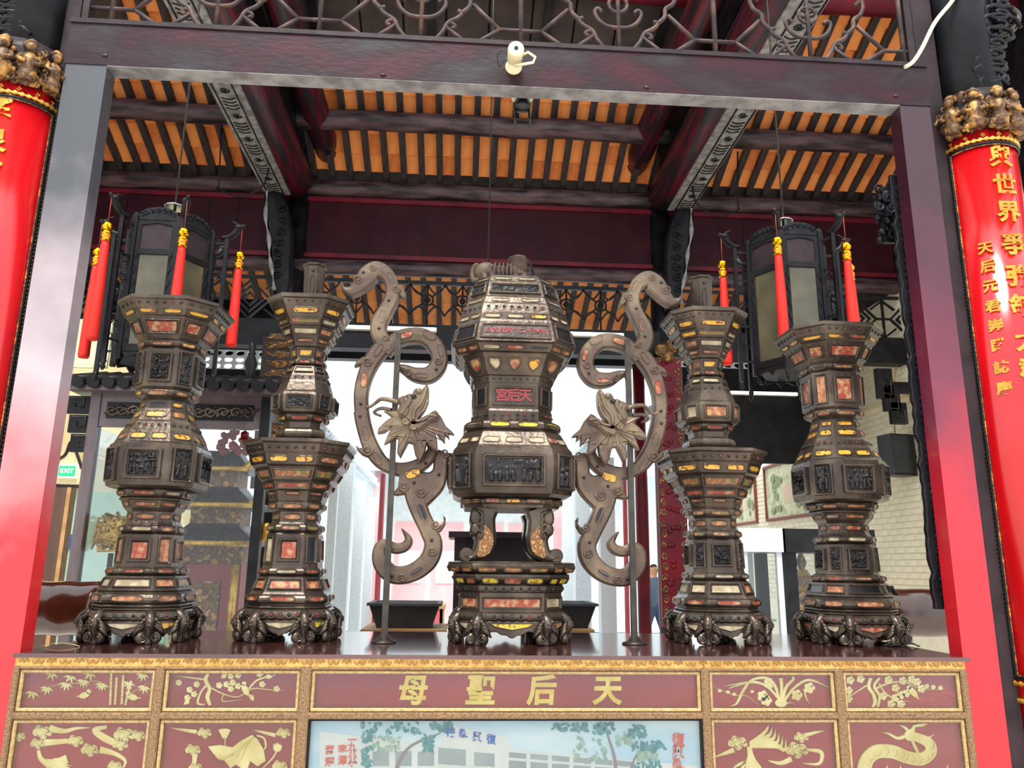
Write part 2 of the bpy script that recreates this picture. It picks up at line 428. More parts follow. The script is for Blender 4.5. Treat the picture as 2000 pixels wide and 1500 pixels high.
# purlins
def purlin(Y, z, r, name, label, x0=-5.74, x1=5.74, mat='purlin_wood'):
    b = NB(); n = 24
    tube(b, [(x0+(x1-x0)*k/n, Y+.012*sin(k*1.7), z+.012*sin(k*2.3)) for k in range(n+1)], [r*(1+.03*sin(k*1.1)) for k in range(n+1)], 14)
    return solo(name, b, mat, label, 'beam')
purlin(5.96, zr(5.96)-.17, .125, 'purlin', 'round dark roof purlin crossing midway up the tiled slope')
purlin(7.0, zr(7.0)-.14, .115, 'purlin', 'round dark roof purlin resting on the maroon boards')
purlin(7.0, 5.54, .10, 'purlin', 'round weathered beam between maroon boards and openwork frieze')
purlin(4.3, zr(4.3)-.16, .14, 'purlin', 'round maroon purlin high above the fretwork transom', mat='crimson_paint')
# maroon boards under the purlin
for (x0, x1, nm) in ((-5.74, -2.56, 'bay behind the mottled lantern'), (-2.34, 2.34, 'middle bay above the censer'), (2.56, 5.74, 'bay behind the bulb-lit lantern')):
    t = thing('maroon_board', ((x0+x1)/2, 7, 5.6), 'dark maroon lacquered board wall in the '+nm, 'board')
    b = NB(); box(b, x0, x1, 7.0, 7.06, 5.6, 6.6); part('panel', b, 'maroon_board', t)
    b = NB(); box(b, x0, x1, 6.965, 7.0, 6.46, 6.52); box(b, x0, x1, 6.97, 7.0, 5.66, 5.72); part('moulding', b, 'crimson_paint', t)
    for k in range(1, 3):
        b = NB(); x = x0+(x1-x0)*k/3; box(b, x-.006, x+.006, 6.985, 7.0, 5.72, 6.46); part('seam_strip', b, 'black_wood', t)
b = NB(); box(b, -5.74, 5.74, 6.92, 7.12, 4.42, 4.76)
solo('tie_beam', b, 'black_wood', 'long black square beam under the openwork frieze', 'beam')
b = NB(); box(b, -6.6, 6.6, 9.75, 9.95, 5.02, 5.36)
solo('eave_beam', b, 'black_wood', 'black square beam along the far roof eave', 'beam')
# ------------------------------------------------------------------ openwork friezes at the far side of the hall
def bar_plate(b, segs, wd, Y, th=.03):
    for (x0, z0, x1, z1) in segs:
        d = Vector((x1-x0, 0, z1-z0)); l = d.length; d.normalize(); n = Vector((-d.z, 0, d.x))
        obox(b, ((x0+x1)/2, Y, (z0+z1)/2), d*(l/2+wd*.3), n*wd/2, Vector((0, th/2, 0)))
fz = thing('openwork_frieze', (0, 7, 4.78), 'black scrolled openwork frieze over the bright courtyard opening', 'lattice')
zb, zt = 4.78, 5.36; zc = (zb+zt)/2+.05; U = .46
unit = NB()
for k in range(4):
    a = pi/4+k*pi/2
    tube(unit, [(cos(a)*r, 0, sin(a)*r*.8+zc-zb) for r in (.07, .14, .2, .27)], .013, 6)
tube(unit, [(.075*cos(2*pi*k/14), 0, .075*sin(2*pi*k/14)+zc-zb) for k in range(15)], .014, 6)
for k in range(6):
    a = k*pi/3; ball(unit, (.03*cos(a), 0, .03*sin(a)+zc-zb), .02, 1)
for s in (-1, 1):
    tube(unit, [(x*U/2, 0, zc-zb+s*(.27-.16*abs(sin(pi*x)))*.8) for x in [i/8-1 for i in range(17)]], .013, 6)
tube(unit, [(0, 0, 0), (0, 0, zt-zb)], .012, 6)
for s in (-1, 1):
    tube(unit, [(s*(.02+.2*k/8), 0, -.0-.09*sin(pi*k/8)**.5) for k in range(9)], .013, 6)
ume = mesh_of('scroll_unit', unit, 'black_wood')
for k in range(10): inst('scroll_unit', ume, fz, (-2.3+.23+U*k+.05*0, 7.0, zb))
b = NB(); box(b, -2.3, 2.3, 6.975, 7.025, zt-.03, zt+.02); part('rail', b, 'black_wood', fz)
for side, lab in ((-1, 'black angular openwork frieze beyond the glass-paned lantern by the plastered side wall'), (1, 'black angular openwork frieze in the bay by the painted brick wall')):
    t = thing('openwork_frieze', (side*4.3, 7, 4.78), lab, 'lattice')
    u = NB(); seg = []
    for r in (.26, .17, .085):
        q = [(-r, 0), (0, r), (r, 0), (0, -r)]
        for i in range(4):
            seg.append((q[i-1][0], q[i-1][1]+.28, q[i][0], q[i][1]+.28))
    seg += [(-.36, .28, -.26, .28), (.26, .28, .36, .28), (0, .54, 0, .58), (-.36, .02, -.2, .14), (.36, .02, .2, .14), (-.36, .54, -.2, .42), (.36, .54, .2, .42), (-.36, 0, -.36, .58)]
    bar_plate(u, seg, .026, 0); me = mesh_of('fret_unit', u, 'black_wood')
    for k in range(5): inst('fret_unit', me, t, (side*(2.98+.72*k), 7.0, zb))
    b = NB()
    for z in (zb-.01, zt): box(b, min(side*2.6, side*6.3), max(side*2.6, side*6.3), 6.98, 7.02, z-.015, z+.025)
    part('rail', b, 'black_wood', t)

# ------------------------------------------------------------------ far side: posts, vent walls, soffits, tubes
def column(name, X, Y, r, z0, z1, mat, label, cat='column', seg=20, base=None):
    t = thing(name, (X, Y, z0), label, cat)
    b = NB(); lathe(b, [(z0, r*1.02), (z0+(z1-z0)*.5, r*1.01), (z1, r*.96)], (X, Y, 0), seg); part('shaft', b, mat, t)
    if base:
        b = NB(); lathe(b, [(z0, r*1.5), (z0+.1, r*1.55), (z0+.16, r*1.25), (z0+.26, r*1.3), (z0+.3, r*1.05)], (X, Y, 0), seg); part('plinth', b, base, t)
    return t
for X, lab in ((-2.45, 'dark timber hall post under the carved arm beside the roofed display cabinet'), (2.45, 'dark timber hall post that carries the carved crimson hanging board')):
    column('hall_post', X, 7.05, .15, 0, 6.9, 'black_wood', lab, base='granite')
pR = at(1254, 1000, 9.6); column('red_column', pR.x, 9.6, .10, 0, 5.2, 'crimson_paint', 'round crimson column standing beside the courtyard behind the support pole', base='granite')
pR = at(1221, 1000, 10.4); column('red_column', pR.x, 10.4, .04, -.1, 3.6, 'pink_paint', 'thin pinkish red post between granite pillars and the crimson column')
pR = at(741, 1080, 10.4); column('red_column', pR.x, 10.4, .045, -.1, 3.2, 'pink_paint', 'thin pinkish red post beside the square pale pillars under the white eave')
pR = at(1289, 1000, 8.2); column('red_column', pR.x, 8.2, .055, 0, 5.2, 'pink_paint', 'slim pink-lit column edge beside the carved crimson hanging board')
def pillar(px0, px1, Y, ztop, label):
    a, c = at(px0, 1000, Y), at(px1, 1000, Y); t = thing('granite_pillar', ((a.x+c.x)/2, Y, -.12), label, 'pillar', 'square granite pillars of the courtyard')
    b = NB(); wd = c.x-a.x; box(b, a.x, c.x, Y, Y+wd, .25, ztop); part('shaft', b, 'granite', t)
    b = NB(); box(b, a.x-.06, c.x+.06, Y-.06, Y+wd+.06, -.12, .1); box(b, a.x-.03, c.x+.03, Y-.03, Y+wd+.03, .1, .25); part('plinth', b, 'granite', t)
LP = 'square pale granite pillar in the courtyard under the white tile eave beside the angular frieze'
RP = 'square pale granite pillar in the courtyard on the side of the walking person'
for i, (x0, x1, Y, zt_) in enumerate(((640, 657, 10.6, 3.6), (659, 686, 11.4, 3.5), (692, 712, 12.6, 3.3), (716, 732, 14, 3.1))): pillar(x0, x1, Y, zt_, LP)
for i, (x0, x1, Y, zt_) in enumerate(((1100, 1119, 12.6, 3.4), (1124, 1153, 11.4, 3.5), (1172, 1201, 10.7, 3.6))): pillar(x0, x1, Y, zt_, RP)
# side-gallery eaves with rows of round tile ends
for side, lab in ((-1, 'white tiled eave of the courtyard gallery over the pillars beside the candlestick with amber slots'), (1, 'white tiled eave of the courtyard gallery on the side of the crimson column')):
    p0 = at(640 if side < 0 else 1160, 850, 10.4)
    X = p0.x if side < 0 else p0.x; z = p0.z
    t = thing('gallery_eave', (X, 10.4, z), lab, 'roof')
    b = NB(); obox(b, (X+side*.6, 14.4, z+.25), Vector((side*.6, 0, .25)), Vector((0, 4.2, 0)), Vector((0, 0, .05))); part('roof_slab', b, 'far_roof', t)
    b = NB(); tube(b, [(0, 0, 0), (side*1.15, 0, .48)], .05, 8); me = mesh_of('tile_row', b, 'eave_white')
    b = NB(); lathe(b, [(-.1, .012), (-.06, .05), (0, .055)], (0, 0, 0), 8); me2 = mesh_of('drip_tile', b, 'eave_white')
    for k in range(31):
        inst('tile_row', me, t, (X, 10.3+k*.27, z+.07)); inst('drip_tile', me2, t, (X-side*.01, 10.43+k*.27, z-.0))
    b = NB(); box(b, min(X+side*.1, X+side*.2), max(X+side*.1, X+side*.2), 10.2, 18.6, z-.4, z-.1); part('fascia_beam', b, 'far_roof', t)
# far hall across the courtyard
t = thing('far_hall', (0, 20, -.12), 'pale washed-out hall with ribbed roof across the courtyard', 'building')
b = NB(); box(b, -6, 6, 20, 20.3, -.1, 4.5); part('wall', b, 'paint_white', t)
b = NB(); obox(b, (0, 20.4, 5.6), Vector((6.4, 0, 0)), Vector((0, 1.3, 1.1)), Vector((0, -.05, .05))); part('roof', b, 'far_roof', t)
b = NB(); tube(b, [(0, 19.05, 4.56), (0, 21.6, 6.72)], .06, 6); me = mesh_of('roof_rib', b, 'eave_white')
for k in range(26): inst('roof_rib', me, t, (-5.2+k*.42, 0, 0))
b = NB(); box(b, -6.3, 6.3, 19.0, 19.1, 4.25, 4.55); part('fascia', b, 'far_roof', t)
for x in (-1.6, -.55, .6, 1.65):
    b = NB(); box(b, x-.45, x+.45, 19.95, 20, .1, 2.9); dp = part('door_leaf', b, 'far_door', t)
    b = NB(); box(b, x-.3, x+.3, 19.92, 19.95, 1.2, 2.1); part('door_pane', b, 'paint_white', dp)
for x in (-2.5, 2.6):
    b = NB(); lathe(b, [(-.1, .16), (4.3, .15)], (x, 19.4, 0), 14); part('porch_column', b, 'far_door', t)
# a low red table with a curved bench arm, out in the courtyard
p = at(800, 1170, 14)
t = thing('offering_table', (p.x, 14, -.12), 'low red cloth-covered table out in the courtyard behind the planter tub', 'table')
b = NB(); box(b, p.x-.75, p.x+.75, 13.6, 14.4, .85, .93); part('top', b, 'plank', t)
b = NB(); box(b, p.x-.7, p.x+.7, 13.62, 13.66, .1, .85); part('cloth', b, 'pink_paint', t)
for sx in (-1, 1):
    for sy in (-1, 1):
        b = NB(); box(b, p.x+sx*.68-.04, p.x+sx*.68+.04, 14+sy*.34-.04, 14+sy*.34+.04, -.12, .85); part('leg', b, 'plank', t)
# dark gallery boards with glazed vent blocks that let the sky through
def gallery(side, px0, px1, lab1, lab2):
    Y = 8.6; xa, xb = (at(px0, 800, Y).x, 5.74) if side > 0 else (-5.74, at(px1, 800, Y).x)
    z1, z2, z3 = at((px0+px1)/2, 722, Y).z, at((px0+px1)/2, 684, Y).z, at((px0+px1)/2, 905 if side > 0 else 800, Y).z
    b = NB(); box(b, xa, xb, Y, Y+.08, z3, z1); box(b, xa, xb, Y, Y+.08, z2, 5.6)
    solo('gallery_board', b, 'black_wood', lab1, 'board')
    t = thing('vent_screen', ((xa+xb)/2, Y, z1), lab2, 'screen'); n = int((xb-xa)/.16); R = 3; h = (z2-z1)/R; wd = (xb-xa)/n
    u = NB(); sq = [(-wd/2, -h/2), (wd/2, -h/2), (wd/2, h/2), (-wd/2, h/2)]
    plate(u, [sq, oval(0, 0, wd*.40, h*.40, 12)], .05); me = mesh_of('vent_block', u, 'granite')
    for i in range(n):
        for j in range(R): inst('vent_block', me, t, (xa+(i+.5)*wd, Y, z1+(j+.5)*h))
gallery(1, 1335, 1690, 'black board wall of the gallery above the two murals', 'glaring pierced block screen beside the lantern with the bulb glow')
gallery(-1, 420, 560, 'black board wall of the gallery above the roofed display cabinet', 'glaring pierced block screen above the roofed display cabinet')
def tube_lamp(px0, px1, py0, py1, Y, lab):
    a, c = at(px0, py0, Y), at(px1, py1, Y); c.z = a.z = (a.z+c.z)/2
    t = thing('tube_light', ((a.x+c.x)/2, Y, a.z-.05), lab, 'lamp')
    b = NB(); tube(b, [a, (c.x, Y, c.z)], .022, 10); part('tube', b, 'tube_light', t)
    b = NB(); box(b, a.x-.03, c.x+.03, Y+.02, Y+.11, a.z-.02, a.z+.03); part('batten', b, 'white_plastic', t)
tube_lamp(1428, 1556, 768, 768, 8.5, 'white fluorescent tube on the black gallery board')
tube_lamp(640, 848, 636, 644, 6.82, 'fluorescent tube on the black tie beam beside the dragon nearer the tall-spiked candlestick')
tube_lamp(1108, 1215, 650, 655, 6.82, 'short fluorescent tube on the black tie beam next to the censer lid')
# side walls
def side_wall(name, X, lab):
    s = 1 if X > 0 else -1
    t = thing(name, (X, 8, 0), lab, kind='structure')
    b = NB(); box(b, min(X, X+s*.25), max(X, X+s*.25), 1.0, 9.6, 0, 5.5); box(b, min(X, X+s*.25), max(X, X+s*.25), 9.6, 16, 0, 3.7); part('plaster', b, 'mortar' if s > 0 else 'plaster_wall', t)
    b = NB(); box(b, min(X, X+s*.25), max(X, X+s*.25), 1.0, 10, 5.5, 8.2); part('upper_board', b, 'black_wood', t)
    return t
wl = side_wall('wall_left', -5.75, 'yellowish plastered side wall of the hall'); wr = side_wall('wall_right', 5.75, 'pale cream brick side wall of the hall')
b = NB(); box(b, -.012, .012, -.115, .115, -.034, .034); bme = mesh_of('brick', b, 'brick')
near, far = [], NB(); z = 1.25; r = 0
while z < 5.45:
    y = 6.0+(.1225 if r % 2 else 0)
    while y < 15.8 and (y < 9.4 or z < 3.6):
        v = Vector((5.75, y, z))-CAM; px, py = 1000+FPX*v.dot(CR)/v.dot(_f), 750-FPX*v.dot(CU)/v.dot(_f)
        seen = (1690 < px < 1845 and 500 < py < 1190) or (1590 < px <= 1690 and 1030 < py < 1190)
        near.append((v.dot(_f) if seen else 99, y, z)); y += .245
    z += .082; r += 1
near.sort()
for k, (d, y, z) in enumerate(near):
    if k < 300: inst('brick', bme, wr, (5.75, y, z))
    else: box(far, 5.738, 5.762, y-.115, y+.115, z-.034, z+.034)
part('brick_courses', far, 'brick', wr, kind='stuff')
b = NB(); box(b, 5.70, 5.75, 6.75, 6.8, 1.2, 4.0); box(b, 5.71, 5.75, 6.4, 8.2, 3.98, 4.02); part('conduit', b, 'plaster_wall', wr)
# murals on the brick wall
def mural(p_, q_, z0, z1, lab, sd):
    X = 5.72; t = thing('wall_painting', (X, (p_+q_)/2, z0), lab, 'painting'); rnd = random.Random(sd)
    b = NB(); box(b, X, X+.03, p_, q_, z0, z1); part('canvas', b, 'mural_sky', t)
    b = NB()
    for (ya, yb, za, zb2) in ((p_-.05, q_+.05, z0-.05, z0), (p_-.05, q_+.05, z1, z1+.05), (p_-.05, p_, z0, z1), (q_, q_+.05, z0, z1)): box(b, X-.03, X+.03, ya, yb, za, zb2)
    part('frame', b, 'frame_red', t)
    b = NB(); H = z1-z0; W_ = q_-p_
    for k in range(26):
        cy, cz = p_+W_*(rnd.choice((.2, .75))+rnd.uniform(-.12, .12)), z0+H*rnd.uniform(.12, .85)
        plate(b, [oval(cy, cz, W_*.05, H*.07, 8)], .004, 0, lambda u, v, d, k=k: Vector((X-.004-.0006*k+d, u, v)))
    part('painted_trees', b, 'mural_tree', t)
    b = NB(); box(b, X-.005, X, p_+W_*.38, p_+W_*.6, z0+H*.25, z0+H*.5)
    plate(b, [[(p_+W_*.34, z0+H*.5), (p_+W_*.64, z0+H*.5), (p_+W_*.49, z0+H*.66)]], .004, 0, lambda u, v, d: Vector((X-.005+d, u, v)))
    part('painted_house', b, 'mural_house', t)
m1, m2 = atX(1590, 1001, 5.72), atX(1500, 1013, 5.72)
mural(m1.y, m2.y, m1.z, atX(1550, 900, 5.72).z, 'red-framed landscape mural with a pale house above the dark glass case', 3)
m1, m2 = atX(1478, 1017, 5.72), atX(1436, 1023, 5.72)
mural(m1.y, m2.y, m1.z, m1.z+1.0, 'narrower landscape mural with pale trees beside the candlestick', 5)
# wall speaker
p = atX(1752, 890, 5.5); Y = p.y
t = thing('wall_speaker', (5.6, Y, p.z-.28), 'black loudspeaker on the cream brick wall behind the tall vase', 'speaker')
b = NB(); obox(b, (5.5, Y, p.z), Vector((.17, .03, 0)), Vector((-.03, .12, 0)), Vector((0, 0, .27))); part('cabinet', b, 'black_plastic', t)
b = NB(); obox(b, (5.5, Y-.13, p.z), Vector((.14, .025, 0)), Vector((0, .008, 0)), Vector((0, 0, .24))); part('grille', b, 'dark_glass', t)
b = NB(); box(b, 5.62, 5.76, Y-.04, Y+.04, p.z-.05, p.z+.05); part('bracket', b, 'black_plastic', t)
b = NB(); tube(b, [(5.5, Y, p.z+.27), (5.53, Y, p.z+.8), (5.7, Y, p.z+1.6)], .008, 6); part('cable', b, 'gold_letter', t)
# ------------------------------------------------------------------ shrine frame: two posts, lintel, fretwork transom
ZL, ZT = 3.631, 3.813
t = thing('timber_frame', (0, .05, 0), 'square dark lacquered post-and-lintel frame standing behind the altar', 'frame')
def post(x0, x1, inner, mat):
    b = NB(); box(b, x0, x1, .05, .125, 0, ZL+.001); return part('post', b, mat, t)
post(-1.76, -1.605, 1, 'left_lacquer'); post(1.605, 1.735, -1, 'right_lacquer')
for x0, x1 in ((-1.86, -1.765), (1.74, 1.83)):
    b = NB(); box(b, x0, x1, .10, .2, 0, 4.9); part('backing_board', b, 'dark_wood', t)
b = NB(); box(b, -1.765, 1.74, .046, .128, ZL, ZT); part('lintel', b, 'lintel_lacquer', t)
b = NB(); box(b, -1.605, 1.605, .048, .126, ZL-.004, ZL+.001); part('lintel_soffit', b, 'mottled_grey', t, 'grey underside of the lintel')  # thin grey strip laid along the whole underside of the lintel
b = NB(); box(b, -1.765, 1.74, .04, .13, ZT, ZT+.02); part('lintel_fillet', b, 'dark_wood', t)
for px, py in ((205, 108), (748, 146), (1263, 170), (1750, 187)):
    p = at(px, py, .045); b = NB(); ball(b, p, .012, 2, 0, (1.1, .5, .5)); part('peg', b, 'iron', t)
tr = thing('fretwork_transom', (0, .09, ZT+.02), 'dark iron fretwork transom with scrolled vase outlines above the lintel', 'lattice')
zz = ZT+.02
def rod(b, pts, r=.009): tube(b, [(x, 0, z) for x, z in pts], r, 6)
P_ = .828
for u in range(-2, 3):
    cx = .02+P_*u
    b = NB()
    rod(b, [(-.09, .085), (.085, .085)]); rod(b, [(0, .02), (0, .6)], .011)
    for s in (-1, 1):
        rod(b, [(s*.088, .085), (s*.205, 0)]); rod(b, [(s*.088, .085), (s*.2, .2)])
        rod(b, [(s*.088, .42), (s*.2, .3)])
        rod(b, [(s*.21, 0), (s*.312, .085)])
    rod(b, [(-.088, .42), (.088, .42)])
    b2 = NB()
    for s in (-1, 1):
        q = cat([(.0, .0), (.05, .012), (.09, .06), (.112, .105), (.15, .13), (.168, .155), (.15, .165)], 5); rod(b2, [(s*x, z) for x, z in q], .010)
        q = cat([(.112, .105), (.135, .10), (.14, .085), (.125, .08)], 4); rod(b2, [(s*x, z) for x, z in q], .008)
        q = cat([(.168, .155), (.2, .19), (.205, .23), (.24, .26), (.25, .32), (.2, .4), (.1, .45), (0, .46)], 5); rod(b2, [(s*x, z) for x, z in q], .010)
        q = cat([(0, .125), (.05, .132), (.085, .16), (.1, .2), (.085, .215), (.07, .2)], 5); rod(b2, [(s*x, z) for x, z in q], .009)
    rod(b2, [(0, 0), (0, .6)], .010)
    tube(b2, [(.04*cos(2*pi*k/12), 0, .24+.04*sin(2*pi*k/12)) for k in range(13)], .008, 6)
    def clip(bb, off):
        bmesh.ops.translate(bb, vec=(cx+off, .09, zz), verts=bb.verts)
        for pc, nn in (((-1.74, 0, 0), (-1, 0, 0)), ((1.72, 0, 0), (1, 0, 0))):
            bmesh.ops.bisect_plane(bb, geom=bb.verts[:]+bb.edges[:]+bb.faces[:], plane_co=pc, plane_no=nn, clear_outer=True)
        return bb
    for nm, bb, off in (('octagon_bars', b, 0), ('vase_scroll', b2, P_/2)):
        clip(bb, off)
        if len(bb.verts) > 4: part(nm, bb, 'rusty_iron', tr)
b = NB(); box(b, -1.74, 1.72, .075, .105, zz+.6, zz+.63); box(b, -1.745, -1.72, .075, .105, zz, zz+.63); box(b, 1.69, 1.72, .075, .105, zz, zz+.63); part('border', b, 'dark_wood', tr)

# ------------------------------------------------------------------ round columns with curved couplet boards
def couplet(Xc, Yc, R, main, small, lab_c, lab_b, sidek, lab_k):
    zb, zt = 1.30, 3.50
    c = thing('red_column', (Xc, Yc, 0), lab_c, 'column')
    b = NB(); lathe(b, [(0, R), (zt, R)], (Xc, Yc, 0), 32); part('shaft', b, 'red_margin', c)
    b = NB(); lathe(b, [(zt, R*.97), (4.9, R*.97)], (Xc, Yc, 0), 32); part('upper_shaft', b, 'black_wood', c)
    Rb = R+.012
    def P(phi, z, r=Rb): return Vector((Xc-r*sin(phi), Yc-r*cos(phi), z))
    def curved(b, p0, p1, z0, z1, r0, r1, n=24):
        rows = []
        for k in range(n+1):
            ph = p0+(p1-p0)*k/n
            rows.append([b.verts.new(P(ph, z, r)) for r, z in ((r1, z0), (r1, z1), (r0, z1), (r0, z0))])
        for k in range(n):
            for i in range(4): f = b.faces.new((rows[k][i], rows[k][(i+1) % 4], rows[k+1][(i+1) % 4], rows[k+1][i])); f.smooth = i == 0
        b.faces.new(rows[0]); b.faces.new(rows[-1][::-1])
    t = thing('couplet_board', (Xc, Yc, zb), lab_b, 'sign', 'curved couplet boards on the red columns')
    d = math.radians
    b = NB(); curved(b, d(-104), d(104), zb, zt, R+.001, R+.010); part('margin', b, 'red_margin', t)
    b = NB(); curved(b, d(-84), d(84), zb+.06, zt-.055, R+.010, R+.014); part('field', b, 'red_lacquer', t)
    for r_, off, nm, mt in ((.0075, 85.5, 'bead_border', 'gilt'), (.006, 79.5, 'fillet', 'black_wood'), (.003, 76.5, 'zigzag', 'old_gilt')):
        b = NB(); e = d(off); z0, z1 = zb+.05+(86.5-off)*.003, zt-.045-(86.5-off)*.003
        path = [P(e, z0+(z1-z0)*k/260, Rb+.006) for k in range(261)]+[P(e-2*e*k/40, z1, Rb+.006) for k in range(1, 41)]+[P(-e, z1+(z0-z1)*k/260, Rb+.006) for k in range(1, 261)]+[P(-e+2*e*k/40, z0, Rb+.006) for k in range(1, 41)]
        tube(b, path, [r_*(1+(.45 if nm == 'bead_border' else .25)*(1 if k % 2 else -1)) for k in range(len(path))], 6); part(nm, b, mt, t)
    for s in (-1, 1):
        b = NB(); e = d(92); tube(b, [P(s*e, zb+.04, Rb+.004), P(s*e, zt-.03, Rb+.004)], .006, 6); part('outer_rope', b, 'old_gilt', t)
    b = NB()
    for k in range(28):
        for s in (-1, 1):
            z = zb+.03+k*(zt-zb-.05)/27; q = P(s*d(99.5), z, Rb+.0)
            for a in range(5): ball(b, q+Vector((0, 0, 0))+Vector((s*.0, .005*cos(a*1.2566), .005*sin(a*1.2566))), .0035, 1)
    for k in range(7):
        q = P(d(-75+25*k), zt-.025, Rb+.0)
        for a in range(4): ball(b, q+Vector((.006*cos(a*pi/2), 0, .006*sin(a*pi/2))), .004, 1)
    part('gilt_florets', b, 'gilt', t)
    for chars, phi0, sz, zs in ((main[0], d(main[1]), main[2], main[3]), (small[0], d(small[1]), small[2], small[3])):
        for ch, z in zip(chars, zs):
            b = NB(); text_bm(b, ch, sz, lambda u, v, dd: P(phi0-u/Rb, z+v, R+.0185-dd), .006, .03); part('character', b, 'gold_letter', t)
    b = NB(); curved(b, d(-104), d(104), zb-.012, zb+.002, R+.001, R+.02); part('bottom_rail', b, 'gilt', t)
    # gilt carved figures over the board
    k_ = thing('carved_capital', (Xc, Yc, zt), lab_k, 'carving'); rnd = random.Random(int(Xc*10)+50)
    for i in range(7):
        ph = d(-96+32*i); q = P(ph, zt, R+.03); b = NB(); o = Vector((-sin(ph), -cos(ph), 0))
        lathe(b, [(0, .028), (.03, .034), (.07, .024), (.10, .03), (.125, .012)], q, 10)
        ball(b, q+Vector((0, 0, .145))+o*.008, .02, 2); lathe(b, [(0, .02), (.012, .024), (.03, .006)], q+Vector((0, 0, .155)), 8)
        sd = Vector((o.y, -o.x, 0))
        for s in (-1, 1): tube(b, [q+Vector((0, 0, .11))+sd*s*.024, q+Vector((0, 0, .08))+sd*s*.04+o*.015, q+Vector((0, 0, .065))+sd*s*.012+o*.04], [.011, .010, .007], 6)
        part('figure', b, 'old_gilt', k_)
    b = NB()
    for i in range(260):
        ph = d(rnd.uniform(-105, 105)); z = zt+min(.17, abs(rnd.gauss(0, .075))); q = P(ph, z, R+rnd.uniform(.01, .035))
        if rnd.random() < .5: tube(b, [q+Vector((x*.016, 0, y*.016)) for x, y in spiral(0, 0, 1, 1.3, 9, rnd.random()*6)], .005, 5)
        else: ball(b, q, rnd.uniform(.008, .018), 1)
    part('foliage', b, 'old_gilt', k_, kind='stuff')
    b = NB(); lathe(b, [(zt, R*1.02), (zt+.16, R*1.04), (zt+.2, R*.99)], (Xc, Yc, 0), 20); part('core', b, 'dark_wood', k_)
    # bracket carving that climbs above
    g = thing('bracket_carving', (Xc, Yc-R*.6, zt+.22), 'dark carved dragon bracket above the capital beside the '+('maroon' if sidek > 0 else 'grey')+' post', 'carving'); b = NB()
    for i in range(14):
        z = zt+.22+i*.05; x = Xc+sidek*(.02+.012*i); w_ = .06+.02*sin(i*1.3)
        ball(b, (x, Yc-R*.5, z), .045, 2, 0, (w_/.05, .8, .8)); tube(b, [(x+q*w_*1.3, Yc-R*.5-.05, z+r*w_*.7) for q, r in spiral(0, 0, 1, 1.4, 10, i)], .009, 6)
        for s in (-1, 1): ball(b, (x+s*w_*1.2, Yc-R*.45, z+.02), .022, 1)
    part('scales', b, 'black_wood', g); b = NB()
    tube(b, cat([(Xc+sidek*x, Yc-R*.6-.02, zt+z) for x, z in ((.0, .24), (.05, .3), (.0, .38), (.07, .46), (.16, .5), (.2, .58), (.14, .62), (.1, .56))], 6), [.02*(1-.5*k/42) for k in range(43)], 8)
    part('serpent', b, 'pewter_dark', g)
zs = [at(1925, y, 0).z for y in (312, 366, 418, 482, 543, 601, 668, 725, 796, 864, 933)]
zq = [at(1925, y, 0).z for y in (482, 518, 556, 596, 634, 672, 716, 757)]
couplet(1.966, .12, .127, ('與世界爭強鍊大群業召', 2, .093, zs), ('天后元君崇陞誌慶', 43, .052, zq),
        'round red column beside the maroon post', 'curved red couplet board with large and small gold columns of characters', 1, 'gilt figure capital above the couplet board with two columns of characters')
zs = [at(30, y, 0).z for y in (215, 283, 345, 412, 470, 530, 590, 650, 710)]
couplet(-1.942, .12, .127, ('靈泉慈佑澤普海邦', 0, .105, zs), ('', 0, .05, []),
        'round red column beside the grey post', 'curved red couplet board showing one column of gold characters', -1, 'gilt figure capital above the couplet board with one column of characters')

